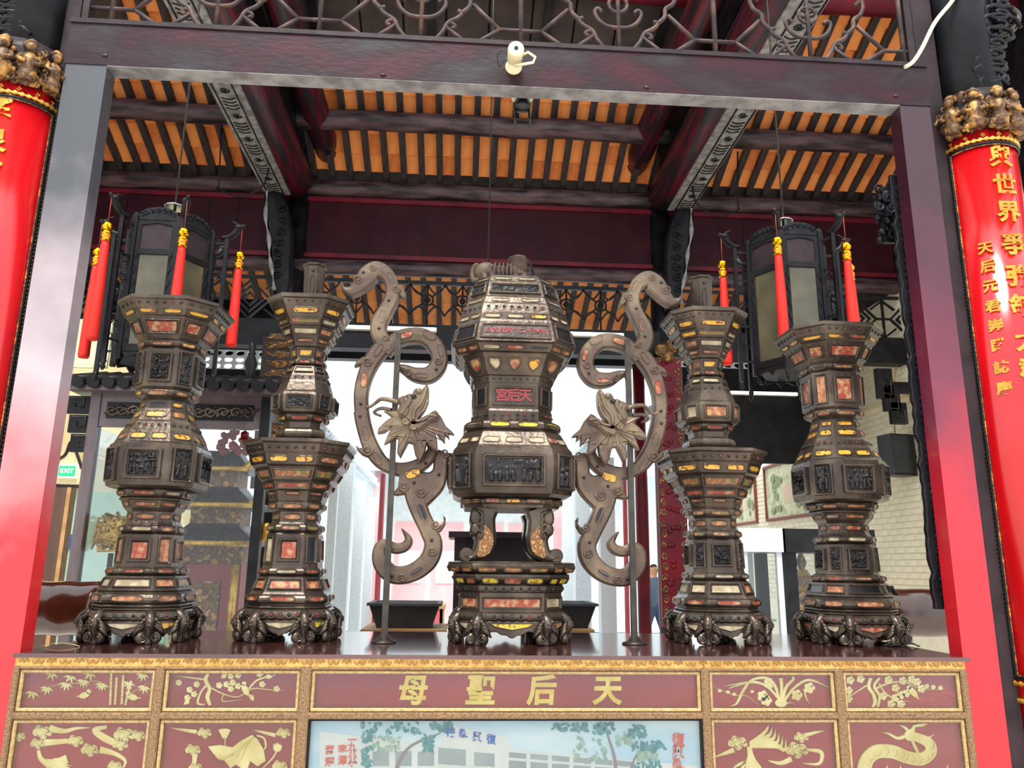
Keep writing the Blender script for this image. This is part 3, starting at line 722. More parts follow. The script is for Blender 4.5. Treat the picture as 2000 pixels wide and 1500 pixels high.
# ------------------------------------------------------------------ great roof beams at the edges of the middle bay, with curved carved arms
for s, lab, lab2 in ((-1, 'great round roof beam with carved grey underside beside the lantern with mottled glass', 'black curved carved bracket under the great beam beside the tall candlestick spike'), (1, 'great round roof beam with carved grey underside beside the lantern showing a bulb', 'black curved carved bracket with a pale edge above the carved crimson board')):
    X = s*2.5; t = thing('roof_beam', (X, 5, 6.2), lab, 'beam'); zc = 6.66
    b = NB(); tube(b, [(X, 2.4+.4*k, zc) for k in range(12)], .25, 20); part('log', b, 'beam_log', t)
    b = NB(); tube(b, [(X-s*.42, 2.4+.4*k, zc+.44) for k in range(12)], .17, 16); part('upper_log', b, 'beam_log', t)
    b = NB(); box(b, X+s*.15-.17, X+s*.15+.15, 2.4, 6.7, zc-.27, zc-.2); o = part('carved_soffit', b, 'mottled_grey', t)
    b = NB(); rnd = random.Random(4)
    for k in range(9):
        y = 2.7+k*.46
        for q in range(4):
            tube(b, [(X+s*.18+(-.07+.14*m/6), y+q*.06+.03*sin(pi*m/6), zc-.275) for m in range(7)], .008, 5)
        tube(b, [(X+s*.18+u*.05, y+.33+v*.05, zc-.275) for u, v in spiral(0, 0, 1, 1.5, 12)], .008, 5)
    for sx in (-.1, .1): tube(b, [(X+s*.18+sx, 2.4, zc-.272), (X+s*.18+sx, 6.7, zc-.272)], .01, 5)
    part('carving', b, 'black_wood', t)
    b = NB(); box(b, X-.2, X+.2, 3.0, 6.4, zc+.2, zc+.52); part('filler_board', b, 'black_wood', t)
    k_ = thing('carved_bracket', (X, 6.9, 5.0), lab2, 'carving')
    b = NB()
    out = ribbon([(s*.28, 1.55, .05), (s*.2, 1.3, .12), (s*.12, 1.0, .15), (s*.06, .7, .15), (s*.03, .4, .13), (s*.0, .1, .11), (0, -.05, .08)], 5)
    plate(b, [out], .16, .03, lambda u, v, d: Vector((X+u, 6.62+d, 5.05+v))); part('arm', b, 'black_wood', k_)
    b = NB(); tube(b, cat([(X+s*x, 6.6, 5.05+z) for x, z in ((.3, 1.5), (.27, 1.25), (.26, .95), (.2, .7), (.17, .45), (.11, .2), (.08, 0))], 5), [.02+.012*sin(k*.9) for k in range(31)], 8); part('pale_edge', b, 'mottled_grey', k_)
    b = NB()
    for q in range(7): tube(b, [(X+s*.06+u*.07, 6.6, 5.25+q*.15+v*.06) for u, v in spiral(0, 0, 1, 1.4, 12, q)], .012, 6)
    part('scrolls', b, 'black_wood', k_)
    # iron hook rail hanging by the beam
    h = thing('hanging_hook', (X+s*.5, 6.0, 6.0), 'thin black wire hook hung beside the great beam near the '+('mottled lantern' if s < 0 else 'bulb-lit lantern'), 'hook')
    b = NB(); tube(b, cat([(X+s*.1, 6.0, 6.95), (X+s*.12, 6.0, 6.3), (X+s*.2, 6.0, 6.12), (X+s*.4, 6.0, 6.0), (X+s*.62, 6.0, 6.06), (X+s*.7, 6.0, 6.12)], 5), .012, 6); tube(b, [(X+s*.68, 6.0, 6.1), (X+s*.72, 6.0, 6.9)], .01, 6)
    tube(b, [(X+s*.42, 6.0, 6.0), (X+s*.42, 6.0, 5.45), (X+s*.40, 6.0, 5.4)], .009, 6); part('wire', b, 'black_wood', h)
# carved crimson hanging board on the far post
p0, p1 = at(1297, 700, 6.85), at(1332, 1225, 6.85)
t = thing('carved_board', (2.45, 6.85, p1.z), 'tall carved crimson and gilt hanging board on the dark hall post', 'sign')
b = NB(); xa, xb = 2.27, 2.62; box(b, xa, xb, 6.82, 6.87, p1.z, p0.z); part('panel', b, 'crimson_paint', t)
rnd = random.Random(8)
for s in (xa+.05, xb-.05):
    for k in range(26):
        z = p1.z+.06+k*(p0.z-p1.z-.1)/25
        b = NB(); tube(b, [(s+u*.04, 6.815, z+v*.05) for u, v in spiral(0, 0, 1, 1.4, 10, k, 1 if k % 2 else -1)], .010, 5); part('gilt_scroll', b, 'old_gilt', t)
b = NB()
for k in range(16):
    z = p1.z+.1+k*(p0.z-p1.z-.15)/15
    for q in range(3): ball(b, (2.445+rnd.uniform(-.07, .07), 6.82, z+rnd.uniform(-.04, .04)), .035, 1, 0, (1.2, .5, 1))
part('carved_figures', b, 'crimson_paint', t)
b = NB(); ball(b, (2.36, 6.8, p0.z+.1), .09, 2); ball(b, (2.5, 6.8, p0.z+.16), .1, 2); ball(b, (2.44, 6.8, p0.z+.02), .1, 1); part('crest', b, 'old_gilt', t)
p0 = at(560, 660, 6.85)
t = thing('carved_board', (-2.45, 6.85, 3.0), 'carved brown and gilt hanging board half hidden behind the spired candlestick', 'sign')
b = NB(); box(b, -2.72, -2.32, 6.82, 6.87, 2.6, p0.z); part('panel', b, 'dark_wood', t)
b = NB()
for k in range(14):
    z = 3.0+k*(p0.z-3.0)/13
    for q in range(4): tube(b, [(-2.52+rnd.uniform(-.16, .16)+u*.04, 6.815, z+v*.05) for u, v in spiral(0, 0, 1, 1.3, 9, k+q)], .012, 5)
part('carved_figures', b, 'old_gilt', t)
# ------------------------------------------------------------------ the altar table
def A(px, py, Y=0.): return at(px, py, Y)
al = thing('altar_table', (0, .45, 0), 'long altar table with brown frames and glazed red relief panels', 'altar')
b = NB(); box(b, -1.6, 1.6, 0, .9, Z0-.013, Z0); part('table_top', b, 'altar_top', al)
b = NB(); box(b, -1.59, 1.575, .03, .88, .08, Z0-.013); part('carcass', b, 'dark_wood', al)
b = NB(); box(b, -1.592, 1.58, .006, .03, Z0-.040, Z0-.013); part('frieze', b, 'frieze_gold', al)
u = NB()
out = ribbon([(-.0185, .003, .001), (-.014, -.003, .003), (-.007, -.004, .0035), (0, .002, .003), (.007, -.004, .0035), (.014, -.003, .003), (.0185, .003, .001)], 4)
plate(u, [out], .004, .001); fme = mesh_of('carved_motif', u, 'frieze_dark')
n = 74
for k in range(n): inst('carved_motif', fme, al, (-1.565+k*3.12/(n-1), .003, Z0-.024), scale=(1 if k % 2 else .8, 1, 1 if k % 2 else -1))
for k, x in enumerate((-.655, .66)):
    b = NB(); box(b, x-.001, x+.001, .003, .01, Z0-.04, Z0-.013); part('frieze_joint', b, 'frieze_dark', al)
XS = [(-1.592, -1.572), (-1.147, -1.118), (-.685, -.650), (.646, .674), (1.110, 1.140), (1.556, 1.58)]
ZR = [(-.0485, -.040), (-.199, -.178), (-.78, -.75)]
def bevbar(x0, x1, y0, y1, z0, z1, nm, mat):
    b = NB(); plate(b, [[(x0, z0), (x1, z0), (x1, z1), (x0, z1)]], y1-y0, .004, lambda u, v, d: Vector((u, y0+d, v))); part(nm, b, mat, al)
for z0, z1 in ZR: bevbar(-1.592, 1.58, -.004, .03, Z0+z0, Z0+z1, 'rail', 'altar_frame')
for x0, x1 in XS: bevbar(x0, x1, -.006, .03, Z0-.78, Z0-.040, 'stile', 'altar_frame')
b = NB(); box(b, -1.55, 1.53, .1, .85, 0, .08); part('plinth', b, 'dark_wood', al)
PAN = {}
for r, (zt_, zb_) in enumerate(((-.0485, -.178), (-.199, -.75))):
    for c in range(5):
        x0, x1 = XS[c][1], XS[c+1][0]; z0, z1 = Z0+zb_, Z0+zt_
        paint = r == 1 and c == 2
        b = NB(); box(b, x0, x1, .026, .031, z0, z1); bp = part('painted_board' if paint else 'red_panel', b, 'paint_sky' if paint else 'panel_red', al)
        b = NB(); wd = .012 if not paint else .006
        o = [(x0, z0), (x1, z0), (x1, z1), (x0, z1)]; i_ = [(x0+wd, z0+wd), (x1-wd, z0+wd), (x1-wd, z1-wd), (x0+wd, z1-wd)]
        plate(b, [o, i_], .024, .004, lambda u, v, d: Vector((u, .002+d, v))); part('inner_frame', b, 'altar_frame_light' if not paint else 'black_wood', al)
        b = NB(); box(b, x0+wd, x1-wd, .012, .0135, z0+wd, z1-wd); part('glass_pane', b, 'panel_glass', al)
        PAN[r, c] = bp
YP = .026
class Rel:
    """gilt relief drawn on a panel; coordinates are those of a measuring grid (origin, scale)"""
    def __init__(s, ox, oy, sc): s.o = (ox, oy, sc); s.b = NB()
    def fn(s, th):
        ox, oy, sc = s.o
        def f(x, y, d):
            p = at(ox+x/sc, oy+y/sc, YP); return Vector((p.x, YP-th+d, p.z))
        return f
    def shape(s, pts, th=.004, bev=3):
        if isinstance(pts, Rb): strip(s.b, pts, th*.98*1000, 1.6, lambda x, y, d: s.fn(th)(x, y, d/1000))
        else: plate(s.b, [pts], th*.98, 0, s.fn(th), back=False)
    def fnr(s, th):
        f = s.fn(th); return lambda x, y, d: f(x, y, d)
    def rib(s, pts, th=.004): s.shape(ribbon(pts, 5), th)
    def leaf(s, x, y, a, l, w, th=.0045): s.rib([(x, y, .3), (x+cos(a)*l*.4, y+sin(a)*l*.4, w), (x+cos(a)*l, y+sin(a)*l, .3)], th)
    def fan(s, x, y, a, n, l, w, spread=1.2):
        for k in range(n): s.leaf(x, y, a+(k/(max(n-1, 1))-.5)*spread*2, l*(1-.25*abs(k/(max(n-1, 1))-.5)), w, .004+.0005*(k % 3))
    def flower(s, x, y, r):
        for k in range(5): s.shape(oval(x+r*.6*cos(k*1.2566), y+r*.6*sin(k*1.2566), r*.48, r*.48, 9), .004+.0004*(k % 2))
        s.shape(oval(x, y, r*.28, r*.28, 8), .0065)
    def curl(s, x, y, r, a=0, sg=1):
        s.shape(oval(x, y, r, r, 16), .0045); s.shape(oval(x, y, r*.5, r*.5, 12), .0075); f = s.fn(.0075)
        tube(s.b, [f(p, q, 0) for p, q in spiral(x, y, r*.8, 1.5, 16, a, sg)], r/s.o[2]/584*.8*.16+.0006, 5)
    def cloud(s, x, y, r, tail=None):
        for k, (dx, dy, q) in enumerate(((0, 0, 1), (.95, -.25, .75), (-.95, .1, .7), (.3, .75, .65), (-.5, -.7, .6), (1.5, .3, .5))): s.curl(x+dx*r, y+dy*r, r*q, k, 1 if k % 2 else -1)
        if tail: s.rib(tail, .004)
    def done(s, nm, par, mat='relief_gold'): return part(nm, s.b, mat, par)
# bamboo and birds
g = Rel(0, 1240, 2.857)
for x0, y0, x1, y1 in ((625, 212, 618, 392), (655, 235, 645, 390), (692, 222, 682, 388), (735, 255, 702, 392)):
    for k in range(4):
        a, c = k/4, (k+.94)/4; g.rib([(x0+(x1-x0)*a, y0+(y1-y0)*a, 8), (x0+(x1-x0)*(a+c)/2, y0+(y1-y0)*(a+c)/2, 6.5), (x0+(x1-x0)*c, y0+(y1-y0)*c, 8)], .006)
g.rib([(612, 290, 3), (540, 258, 3), (430, 268, 3), (290, 285, 2.5), (150, 340, 1.5)]); g.rib([(715, 335, 3), (790, 290, 2.5), (855, 250, 1.5)]); g.rib([(640, 250, 2), (585, 215, 2)])
for x, y, n in ((292, 212, 4), (398, 228, 4), (470, 250, 6), (505, 212, 4), (572, 270, 6), (265, 290, 5), (372, 268, 5), (185, 318, 4), (800, 215, 5), (722, 262, 5), (810, 285, 5)): g.fan(x, y, pi/2+.25, n, 52, 7)
g.done('gilt_bamboo', PAN[0, 0])
for gx, gy, sg in ((475, 335, 1), (742, 345, -1)):
    g = Rel(0, 1240, 2.857); g.shape(oval(gx, gy, 30, 17, 14, -.3*sg), .006); g.shape(oval(gx+sg*24, gy-20, 13, 13, 12), .006); g.leaf(gx-sg*20, gy+4, pi*(.05 if sg < 0 else .95), 30, 6); g.leaf(gx+sg*34, gy-20, 0 if sg > 0 else pi, 12, 3); g.rib([(gx, gy+14, 1.5), (gx, gy+42, 1.2)])
    g.fan(gx, gy, pi/2+sg*.6, 3, 26, 5, .5); g.done('gilt_bird', PAN[0, 0])
# flowering tree with bird
g = Rel(0, 1240, 2.857)
g.rib([(1165, 215, 9), (1150, 250, 12), (1172, 300, 10), (1160, 345, 12), (1175, 392, 9)], .006); g.rib([(1165, 270, 7), (1125, 315, 6), (1105, 380, 7), (1145, 388, 4)]); g.rib([(1155, 250, 6), (1080, 240, 5), (985, 228, 3)]); g.rib([(1170, 290, 5), (1250, 330, 4), (1330, 345, 4), (1410, 300, 4), (1500, 305, 3), (1590, 312, 2)])
g.rib([(1250, 330, 4), (1245, 370, 3), (1350, 360, 2)]); g.rib([(1390, 300, 5), (1440, 250, 6), (1540, 222, 4)])
for x, y in ((1000, 265), (1060, 305), (1085, 330), (1048, 350), (1100, 275), (1225, 280), (1265, 275), (1300, 265), (1330, 285), (1290, 300), (1465, 275), (1545, 300), (1330, 225), (1290, 230)): g.flower(x, y, 17)
for x, y, a in ((1235, 240, -.6), (1430, 225, -.2), (1480, 228, .2), (1060, 360, 2.4), (1400, 330, 1.2)): g.leaf(x, y, a, 46, 14)
g.done('gilt_plum_tree', PAN[0, 1])
g = Rel(0, 1240, 2.857); g.shape(oval(1372, 305, 34, 17, 14, 1.1), .007); g.shape(oval(1365, 270, 13, 12, 10), .007); g.leaf(1385, 325, 1.0, 34, 7); g.done('gilt_bird', PAN[0, 1])
# large characters
for ch, px in zip('母聖后天', (807, 939, 1058, 1186)):
    p = at(px, 1351, YP); b = NB(); text_bm(b, ch, .098, lambda u, v, d: Vector((p.x+u+v*.08, YP-.006+d, p.z+v)), .006, .035); part('character', b, 'letter_gold', PAN[0, 2])
# orchid
g = Rel(1300, 1240, 2.857)
for pts in ([(630, 370, 8), (610, 290, 9), (560, 240, 9), (480, 250, 8), (430, 310, 9), (395, 380, 7), (360, 398, 2)], [(640, 370, 8), (560, 285, 7), (470, 262, 8), (350, 297, 3)], [(650, 360, 9), (670, 290, 9), (710, 245, 8), (700, 230, 4)], [(660, 365, 8), (720, 290, 8), (800, 250, 8), (905, 292, 2)], [(480, 262, 6), (420, 268, 6), (325, 285, 2)], [(770, 300, 6), (780, 350, 5), (800, 385, 2)], [(640, 240, 12), (645, 300, 9), (640, 370, 8)]): g.rib(pts, .005+random.uniform(0, .002))
g.rib([(520, 395, 2), (450, 340, 3), (380, 335, 3), (255, 285, 2)])
for x, y in ((540, 340), (560, 365), (800, 295), (730, 335), (575, 270)): g.flower(x, y, 30)
for x, y in ((300, 310), (380, 330), (345, 318), (480, 315)): g.shape(oval(x, y, 11, 9, 9), .005)
g.shape(oval(640, 378, 34, 24, 12), .007); g.rib([(660, 385, 5), (700, 378, 3), (720, 392, 1.5)]); g.done('gilt_orchid', PAN[0, 3])
# plum with bird and red signature
g = Rel(1300, 1240, 2.857)
g.rib([(1140, 240, 10), (1130, 290, 10), (1155, 330, 10), (1165, 375, 11), (1150, 402, 7)], .006); g.rib([(1190, 240, 8), (1160, 285, 8), (1190, 340, 8), (1180, 400, 6)], .006); g.rib([(1170, 300, 7), (1240, 270, 6), (1330, 262, 5), (1420, 300, 3), (1550, 305, 1.5)]); g.rib([(1190, 270, 6), (1220, 320, 5), (1290, 365, 4), (1370, 370, 2)]); g.rib([(1130, 275, 5), (1060, 320, 4), (1010, 355, 3)])
for x, y in ((1028, 252), (1018, 310), (1018, 355), (1085, 245), (1240, 250), (1320, 255), (1370, 248), (1400, 262), (1310, 335), (1280, 350), (1210, 340), (1255, 385), (1310, 385), (1280, 295), (1425, 300), (1340, 325)): g.flower(x, y, 22)
for x, y in ((1455, 285), (1490, 290), (1530, 295)): g.flower(x, y, 13)
g.done('gilt_plum_tree', PAN[0, 4])
g = Rel(1300, 1240, 2.857); g.shape(oval(1375, 318, 36, 16, 14, .9), .007); g.shape(oval(1352, 292, 13, 12, 10), .007); g.leaf(1395, 340, .9, 32, 6); g.leaf(1342, 290, pi, 14, 3); g.done('gilt_bird', PAN[0, 4])
for s_, px, py, sz in (('Sieu Khai', 1838, 1352, .026), ('Nguyen van Chan', 1836, 1364, .027), ('112 duong phu dong', 1840, 1374, .017)):
    p = at(px, py, YP); b = NB(); text_bm(b, s_, sz, lambda u, v, d: Vector((p.x+u+v*.25, YP-.0015+d, p.z+v)), .001, .0); part('red_signature', b, 'sign_red', PAN[0, 4])
# lower row: clouds and crane, lotus, phoenix, dragon
g = Rel(0, 1240, 2.857)
for x, y, r, tl in ((105, 565, 34, None), (235, 540, 48, [(280, 520, 22), (360, 535, 14), (430, 520, 9), (510, 517, 2)]), (210, 605, 36, [(250, 600, 20), (330, 595, 16), (380, 590, 14)]), (420, 590, 40, None), (500, 640, 44, [(560, 640, 20), (640, 660, 14), (700, 700, 10), (690, 740, 6)]), (690, 555, 52, [(640, 600, 20), (580, 570, 22), (530, 530, 16), (600, 512, 10)]), (770, 560, 38, None), (670, 610, 40, None), (640, 730, 36, None)): g.cloud(x, y, r*.62, tl)
g.done('gilt_cloud', PAN[1, 0])
g = Rel(0, 1240, 2.857); g.rib([(220, 640, 10), (235, 690, 14), (300, 740, 22), (380, 800, 40), (470, 850, 34), (560, 870, 8)], .007)
for k in range(7): g.leaf(245+k*22, 690+k*10, .25+.08*k, 170-k*8, 13, .006+.0006*k)
g.rib([(380, 690, 26), (340, 700, 20), (300, 690, 4)], .007); g.done('gilt_crane', PAN[1, 0])
g = Rel(0, 1240, 2.857)
g.cloud(1140, 545, 22, [(1100, 540, 12), (1030, 530, 9), (955, 518, 2)]); g.cloud(1580, 545, 22, [(1540, 560, 12), (1480, 545, 9), (1415, 528, 2)]); g.cloud(1075, 640, 24, [(1090, 660, 16), (1085, 720, 12), (1075, 800, 8)]); g.cloud(1560, 730, 24, None); g.cloud(1090, 740, 22, None)
g.done('gilt_cloud', PAN[1, 1])
g = Rel(0, 1240, 2.857); g.shape([(1165, 620), (1230, 612), (1300, 625), (1345, 590), (1410, 555), (1440, 580), (1475, 640), (1485, 700), (1440, 730), (1400, 700), (1380, 760), (1320, 720), (1290, 740), (1250, 690), (1210, 680)], .008)
for k in range(6): g.rib([(1420, 565, 3), (1380-k*25, 620+k*14, 4), (1350-k*30, 690-k*6, 2)], .0095)
g.rib([(1435, 560, 5), (1475, 575, 6), (1485, 620, 6), (1470, 645, 3)], .006); g.rib([(1258, 560, 4), (1258, 630, 4)]); g.shape([(1225, 530), (1290, 530), (1268, 575), (1246, 575)], .008); g.shape(oval(1257, 530, 33, 10, 12), .009)
g.rib([(1470, 740, 4), (1520, 690, 5), (1545, 650, 5)]); g.fan(1545, 655, -pi/2+.15, 5, 62, 12, .5); g.done('gilt_lotus', PAN[1, 1])
g = Rel(1300, 1240, 2.857)
g.cloud(395, 600, 30, [(380, 640, 16), (330, 660, 10), (272, 680, 4)]); g.cloud(725, 640, 34, [(700, 690, 16), (640, 715, 12), (570, 700, 3)]); g.cloud(750, 570, 22, [(770, 560, 12), (830, 545, 9), (888, 532, 2)]); g.rib([(780, 640, 8), (860, 650, 12), (870, 690, 11), (845, 720, 9), (760, 715, 3)])
g.done('gilt_cloud', PAN[1, 3])
g = Rel(1300, 1240, 2.857); g.rib([(462, 620, 14), (470, 670, 18), (480, 730, 40), (520, 800, 46), (600, 870, 20)], .008)
for k in range(6): g.rib([(465, 600+k*5, 6), (520+k*18, 570+k*10, 12), (560+k*20, 530+k*22, 9), (572+k*19, 495+k*16, 1)], .005+.0006*k)
for k in range(7): g.leaf(440+k*8, 700+k*10, 2.6-.35*k, 90, 9, .0085)
g.done('gilt_phoenix', PAN[1, 3])
g = Rel(1300, 1240, 2.857); g.rib([(1380, 520, 10), (1345, 560, 24), (1400, 570, 26), (1465, 605, 30), (1470, 655, 34), (1420, 690, 36), (1340, 680, 36), (1260, 650, 38), (1170, 650, 40), (1115, 700, 40), (1105, 780, 40), (1160, 850, 38), (1250, 880, 30)], .009)
for pts in ([(1340, 560, 12), (1290, 575, 9), (1240, 550, 7), (1195, 540, 1)], [(1375, 540, 10), (1380, 510, 9), (1430, 500, 8), (1460, 492, 1)], [(1350, 540, 9), (1330, 515, 8), (1290, 500, 1)], [(1400, 560, 10), (1450, 575, 8), (1495, 552, 1)], [(1370, 590, 9), (1400, 650, 8), (1415, 690, 2)]): g.rib(pts, .0075)
for k in range(16):
    a = k/15; q = cat([(1465, 605), (1470, 655), (1420, 690), (1340, 680), (1260, 650), (1170, 650), (1115, 700), (1105, 780)], 4)[int(a*28)]; f = g.fn(.0105); tube(g.b, [f(q[0]+24*cos(t_), q[1]+24*sin(t_), 0) for t_ in [x*.5 for x in range(-3, 4)]], .0008, 4)
for x in (1225, 1300, 1560): g.leaf(x, 790, -1.4, 70, 9)
g.done('gilt_dragon', PAN[1, 4])
# the painted school
YP2 = .0255
def pl(name, polys, mat, lay, par=PAN[1, 2]):
    b = NB()
    for j, l in enumerate(polys): plate(b, [l], .0002, 0, lambda x, y, d: (lambda p: Vector((p.x, YP2-.0004*lay-.0003*(j % 37)/37+d, p.z)))(at(580+x/2.5, 1240+y/2.5, YP2)), back=False)
    return part(name, b, mat, par)
pl('painted_school', [[(110, 470), (700, 540), (740, 440), (1035, 500), (1040, 560), (1960, 640), (1960, 900), (110, 900)]], 'paint_white', 1)
pl('painted_windows', [[(690, 550), (825, 560), (825, 640), (690, 630)], [(865, 572), (965, 580), (965, 645), (865, 640)]]+[[(1035+k*105, 572+k*8), (1120+k*105, 580+k*8), (1120+k*105, 605+k*8), (1035+k*105, 598+k*8)] for k in range(6)]+[[(1035+k*105, 612+k*8), (1120+k*105, 618+k*8), (1120+k*105, 680+k*8), (1035+k*105, 680+k*8)] for k in range(6)]+[[(370+k*110, 570), (450+k*110, 565), (450+k*110, 640), (370+k*110, 640)] for k in range(3)], 'paint_grey', 2)
pl('painted_balustrade', [[(600+k*22, 640), (612+k*22, 640), (612+k*22, 700), (600+k*22, 700)] for k in range(16)], 'paint_white', 4)
rnd = random.Random(2)
pl('painted_trunks', [ribbon([(470, 720, 12), (500, 620, 10), (560, 540, 7), (700, 480, 3)], 4), ribbon([(1560, 720, 10), (1550, 600, 8), (1520, 500, 5), (1500, 440, 2)], 4), ribbon([(1620, 700, 7), (1650, 600, 4), (1700, 540, 2)], 4)], 'paint_trunk', 3)
def leaves(boxes, n): return [oval(rnd.uniform(a, c), rnd.uniform(d_, e), rnd.uniform(8, 15), rnd.uniform(5, 9), 7, rnd.random()*3) for a, d_, c, e in boxes for _ in range(n)]
pl('painted_leaves', leaves(((315, 428, 600, 480), (320, 480, 370, 650), (610, 490, 665, 570), (650, 430, 760, 475), (1240, 432, 1420, 470), (1450, 432, 1550, 480), (1620, 440, 1700, 500), (1640, 520, 1800, 570), (1640, 610, 1800, 680)), 44), 'paint_leaf', 5)
pl('painted_pale_leaves', leaves(((370, 490, 500, 570), (1350, 500, 1510, 620), (1560, 480, 1640, 540), (1660, 560, 1760, 620)), 34), 'paint_leaf2', 4)
def ptext(s_, x, y, sz, mat, sh=0):
    p = at(580+x/2.5, 1240+y/2.5, YP2); b = NB(); text_bm(b, s_, sz, lambda u, v, d: Vector((p.x+u, YP2-.003+d, p.z+v-u*sh)), .0008, .02); part('painted_character', b, mat, PAN[1, 2])
for ch, x, y in (('校', 750, 478), ('學', 812, 487), ('興', 880, 500), ('復', 948, 512)): ptext(ch, x, y, .032, 'paint_blue', .12)
for ch, x, y in (('復', 1862, 515), ('興', 1862, 575), ('學', 1862, 640)): ptext(ch, x, y, .044, 'paint_red')
for ch, x, y in (('一', 270, 515), ('九', 270, 550), ('八', 272, 583), ('八', 272, 612), ('年', 272, 640), ('李', 222, 560), ('澤', 222, 615), ('蔡', 160, 565), ('耀', 160, 622)): ptext(ch, x, y, .030, 'paint_red')
# ------------------------------------------------------------------ the five altar vessels
FACES = (0, 1, 2, 6, 7)
INL = ['inlay_flower', 'inlay_orange', 'inlay_cream', 'inlay_green', 'inlay_amber', 'inlay_black', 'inlay_orange', 'inlay_flower']
def octc(R, k):
    t = R*k; return [(-t, -R), (t, -R), (R, -t), (R, t), (t, R), (-t, R), (-R, t), (-R, -t)]
class Face:
    """one flat of an eight-sided band; pt(p, q, d): p metres across, q metres up, d metres out"""
    def __init__(s, C0, z0, R0, z1, R1, i, k):
        a0, b0 = octc(R0, k)[i], octc(R0, k)[(i+1) % 8]; a1, b1 = octc(R1, k)[i], octc(R1, k)[(i+1) % 8]
        s.A0, s.B0 = C0+Vector((*a0, z0)), C0+Vector((*b0, z0)); s.A1, s.B1 = C0+Vector((*a1, z1)), C0+Vector((*b1, z1))
        m0, m1 = (s.A0+s.B0)/2, (s.A1+s.B1)/2; s.H = (m1-m0).length; s.W = ((s.B0-s.A0).length+(s.B1-s.A1).length)/2
        s.n = (s.B0-s.A0).cross(m1-m0).normalized()
    def pt(s, p, q, d):
        u = p/s.W+.5; v = q/s.H
        return (s.A0*(1-u)+s.B0*u)*(1-v)+(s.A1*(1-u)+s.B1*u)*v+s.n*d
def relief(F, w0, w1, h0, h1, kind, seed, amp=.009, off=0, n=34):
    """carved scene: height field of little figures, trees and a pavilion"""
    rnd = random.Random(seed); b = NB(); W, H = w1-w0, h1-h0; m = max(12, int(n*H/max(W, 1e-3)))
    m = min(m, 48); prim = []
    asp = W/H
    def cap(x0, y0, x1, y1, r, h): prim.append((x0, y0, x1, y1, r, h))
    if kind == 'figures':
        nf = max(1, int(asp*3+.5))
        for k in range(nf):
            x = (k+.5)/nf*asp+rnd.uniform(-.05, .05); y = rnd.uniform(.08, .16); hh = rnd.uniform(.4, .5); ln = rnd.uniform(-.06, .06)
            cap(x, y, x+ln, y+hh*.6, .085, .9); cap(x+ln, y+hh*.6, x+ln, y+hh*.7, .07, .9); cap(x+ln*1.2, y+hh+.04, x+ln*1.2, y+hh+.05, .055, 1)
            cap(x+ln, y+hh*.62, x+.14*rnd.choice((-1, 1)), y+hh*.45, .035, 1)
        for k in range(int(asp*4)+2):
            x = rnd.uniform(.05, asp-.05); cap(x, .55, x+rnd.uniform(-.1, .1), .95, .022, .8); cap(x+rnd.uniform(-.1, .1), .85, x+rnd.uniform(-.1, .1), .93, .07, .7)
        if asp > .9:
            cap(asp*.66, .64, asp*.96, .64, .045, 1); cap(asp*.7, .1, asp*.7, .62, .025, .9); cap(asp*.92, .1, asp*.92, .62, .025, .9); cap(asp*.72, .78, asp*.9, .78, .06, .9)
        cap(0, .03, asp, .03, .03, .6)
    else:
        for k in range(int(12+16*asp)):
            x, y, a = rnd.uniform(.05, asp-.05), rnd.uniform(.08, .95), rnd.random()*6
            for j in range(4): cap(x, y, x+.07*cos(a), y+.07*sin(a), .042-.006*j, 1-.12*j); x, y, a = x+.07*cos(a), y+.07*sin(a), a+.8
        for k in range(4): cap(asp*k/4, .05, asp*(k+.6)/4, .09, .03, .8)
    V = []
    for j in range(m+1):
        row = []
        for i in range(n+1):
            x, y = i/n*asp, j/m; h = 0
            for x0, y0, x1, y1, r, hh in prim:
                dx, dy = x1-x0, y1-y0; L = dx*dx+dy*dy; t_ = max(0, min(1, ((x-x0)*dx+(y-y0)*dy)/L)) if L else 0
                dd = ((x-x0-dx*t_)**2+(y-y0-dy*t_)**2)/(r*r)
                if dd < 1: h = max(h, hh*math.sqrt(1-dd))
            row.append(b.verts.new(F.pt(w0+W*i/n, h0+H*j/m, amp*h+off)))
        V.append(row)
    for j in range(m):
        for i in range(n): f = b.faces.new((V[j][i], V[j][i+1], V[j+1][i+1], V[j+1][i])); f.smooth = True
    return b
def rrect(w0, w1, h0, h1, r):
    o = []
    for cx, cy, a0 in ((w1-r, h1-r, 0), (w0+r, h1-r, 90), (w0+r, h0+r, 180), (w1-r, h0+r, 270)):
        for a in (0, 30, 60, 90): o.append((cx+r*cos(math.radians(a0+a)), cy+r*sin(math.radians(a0+a))))
    return o
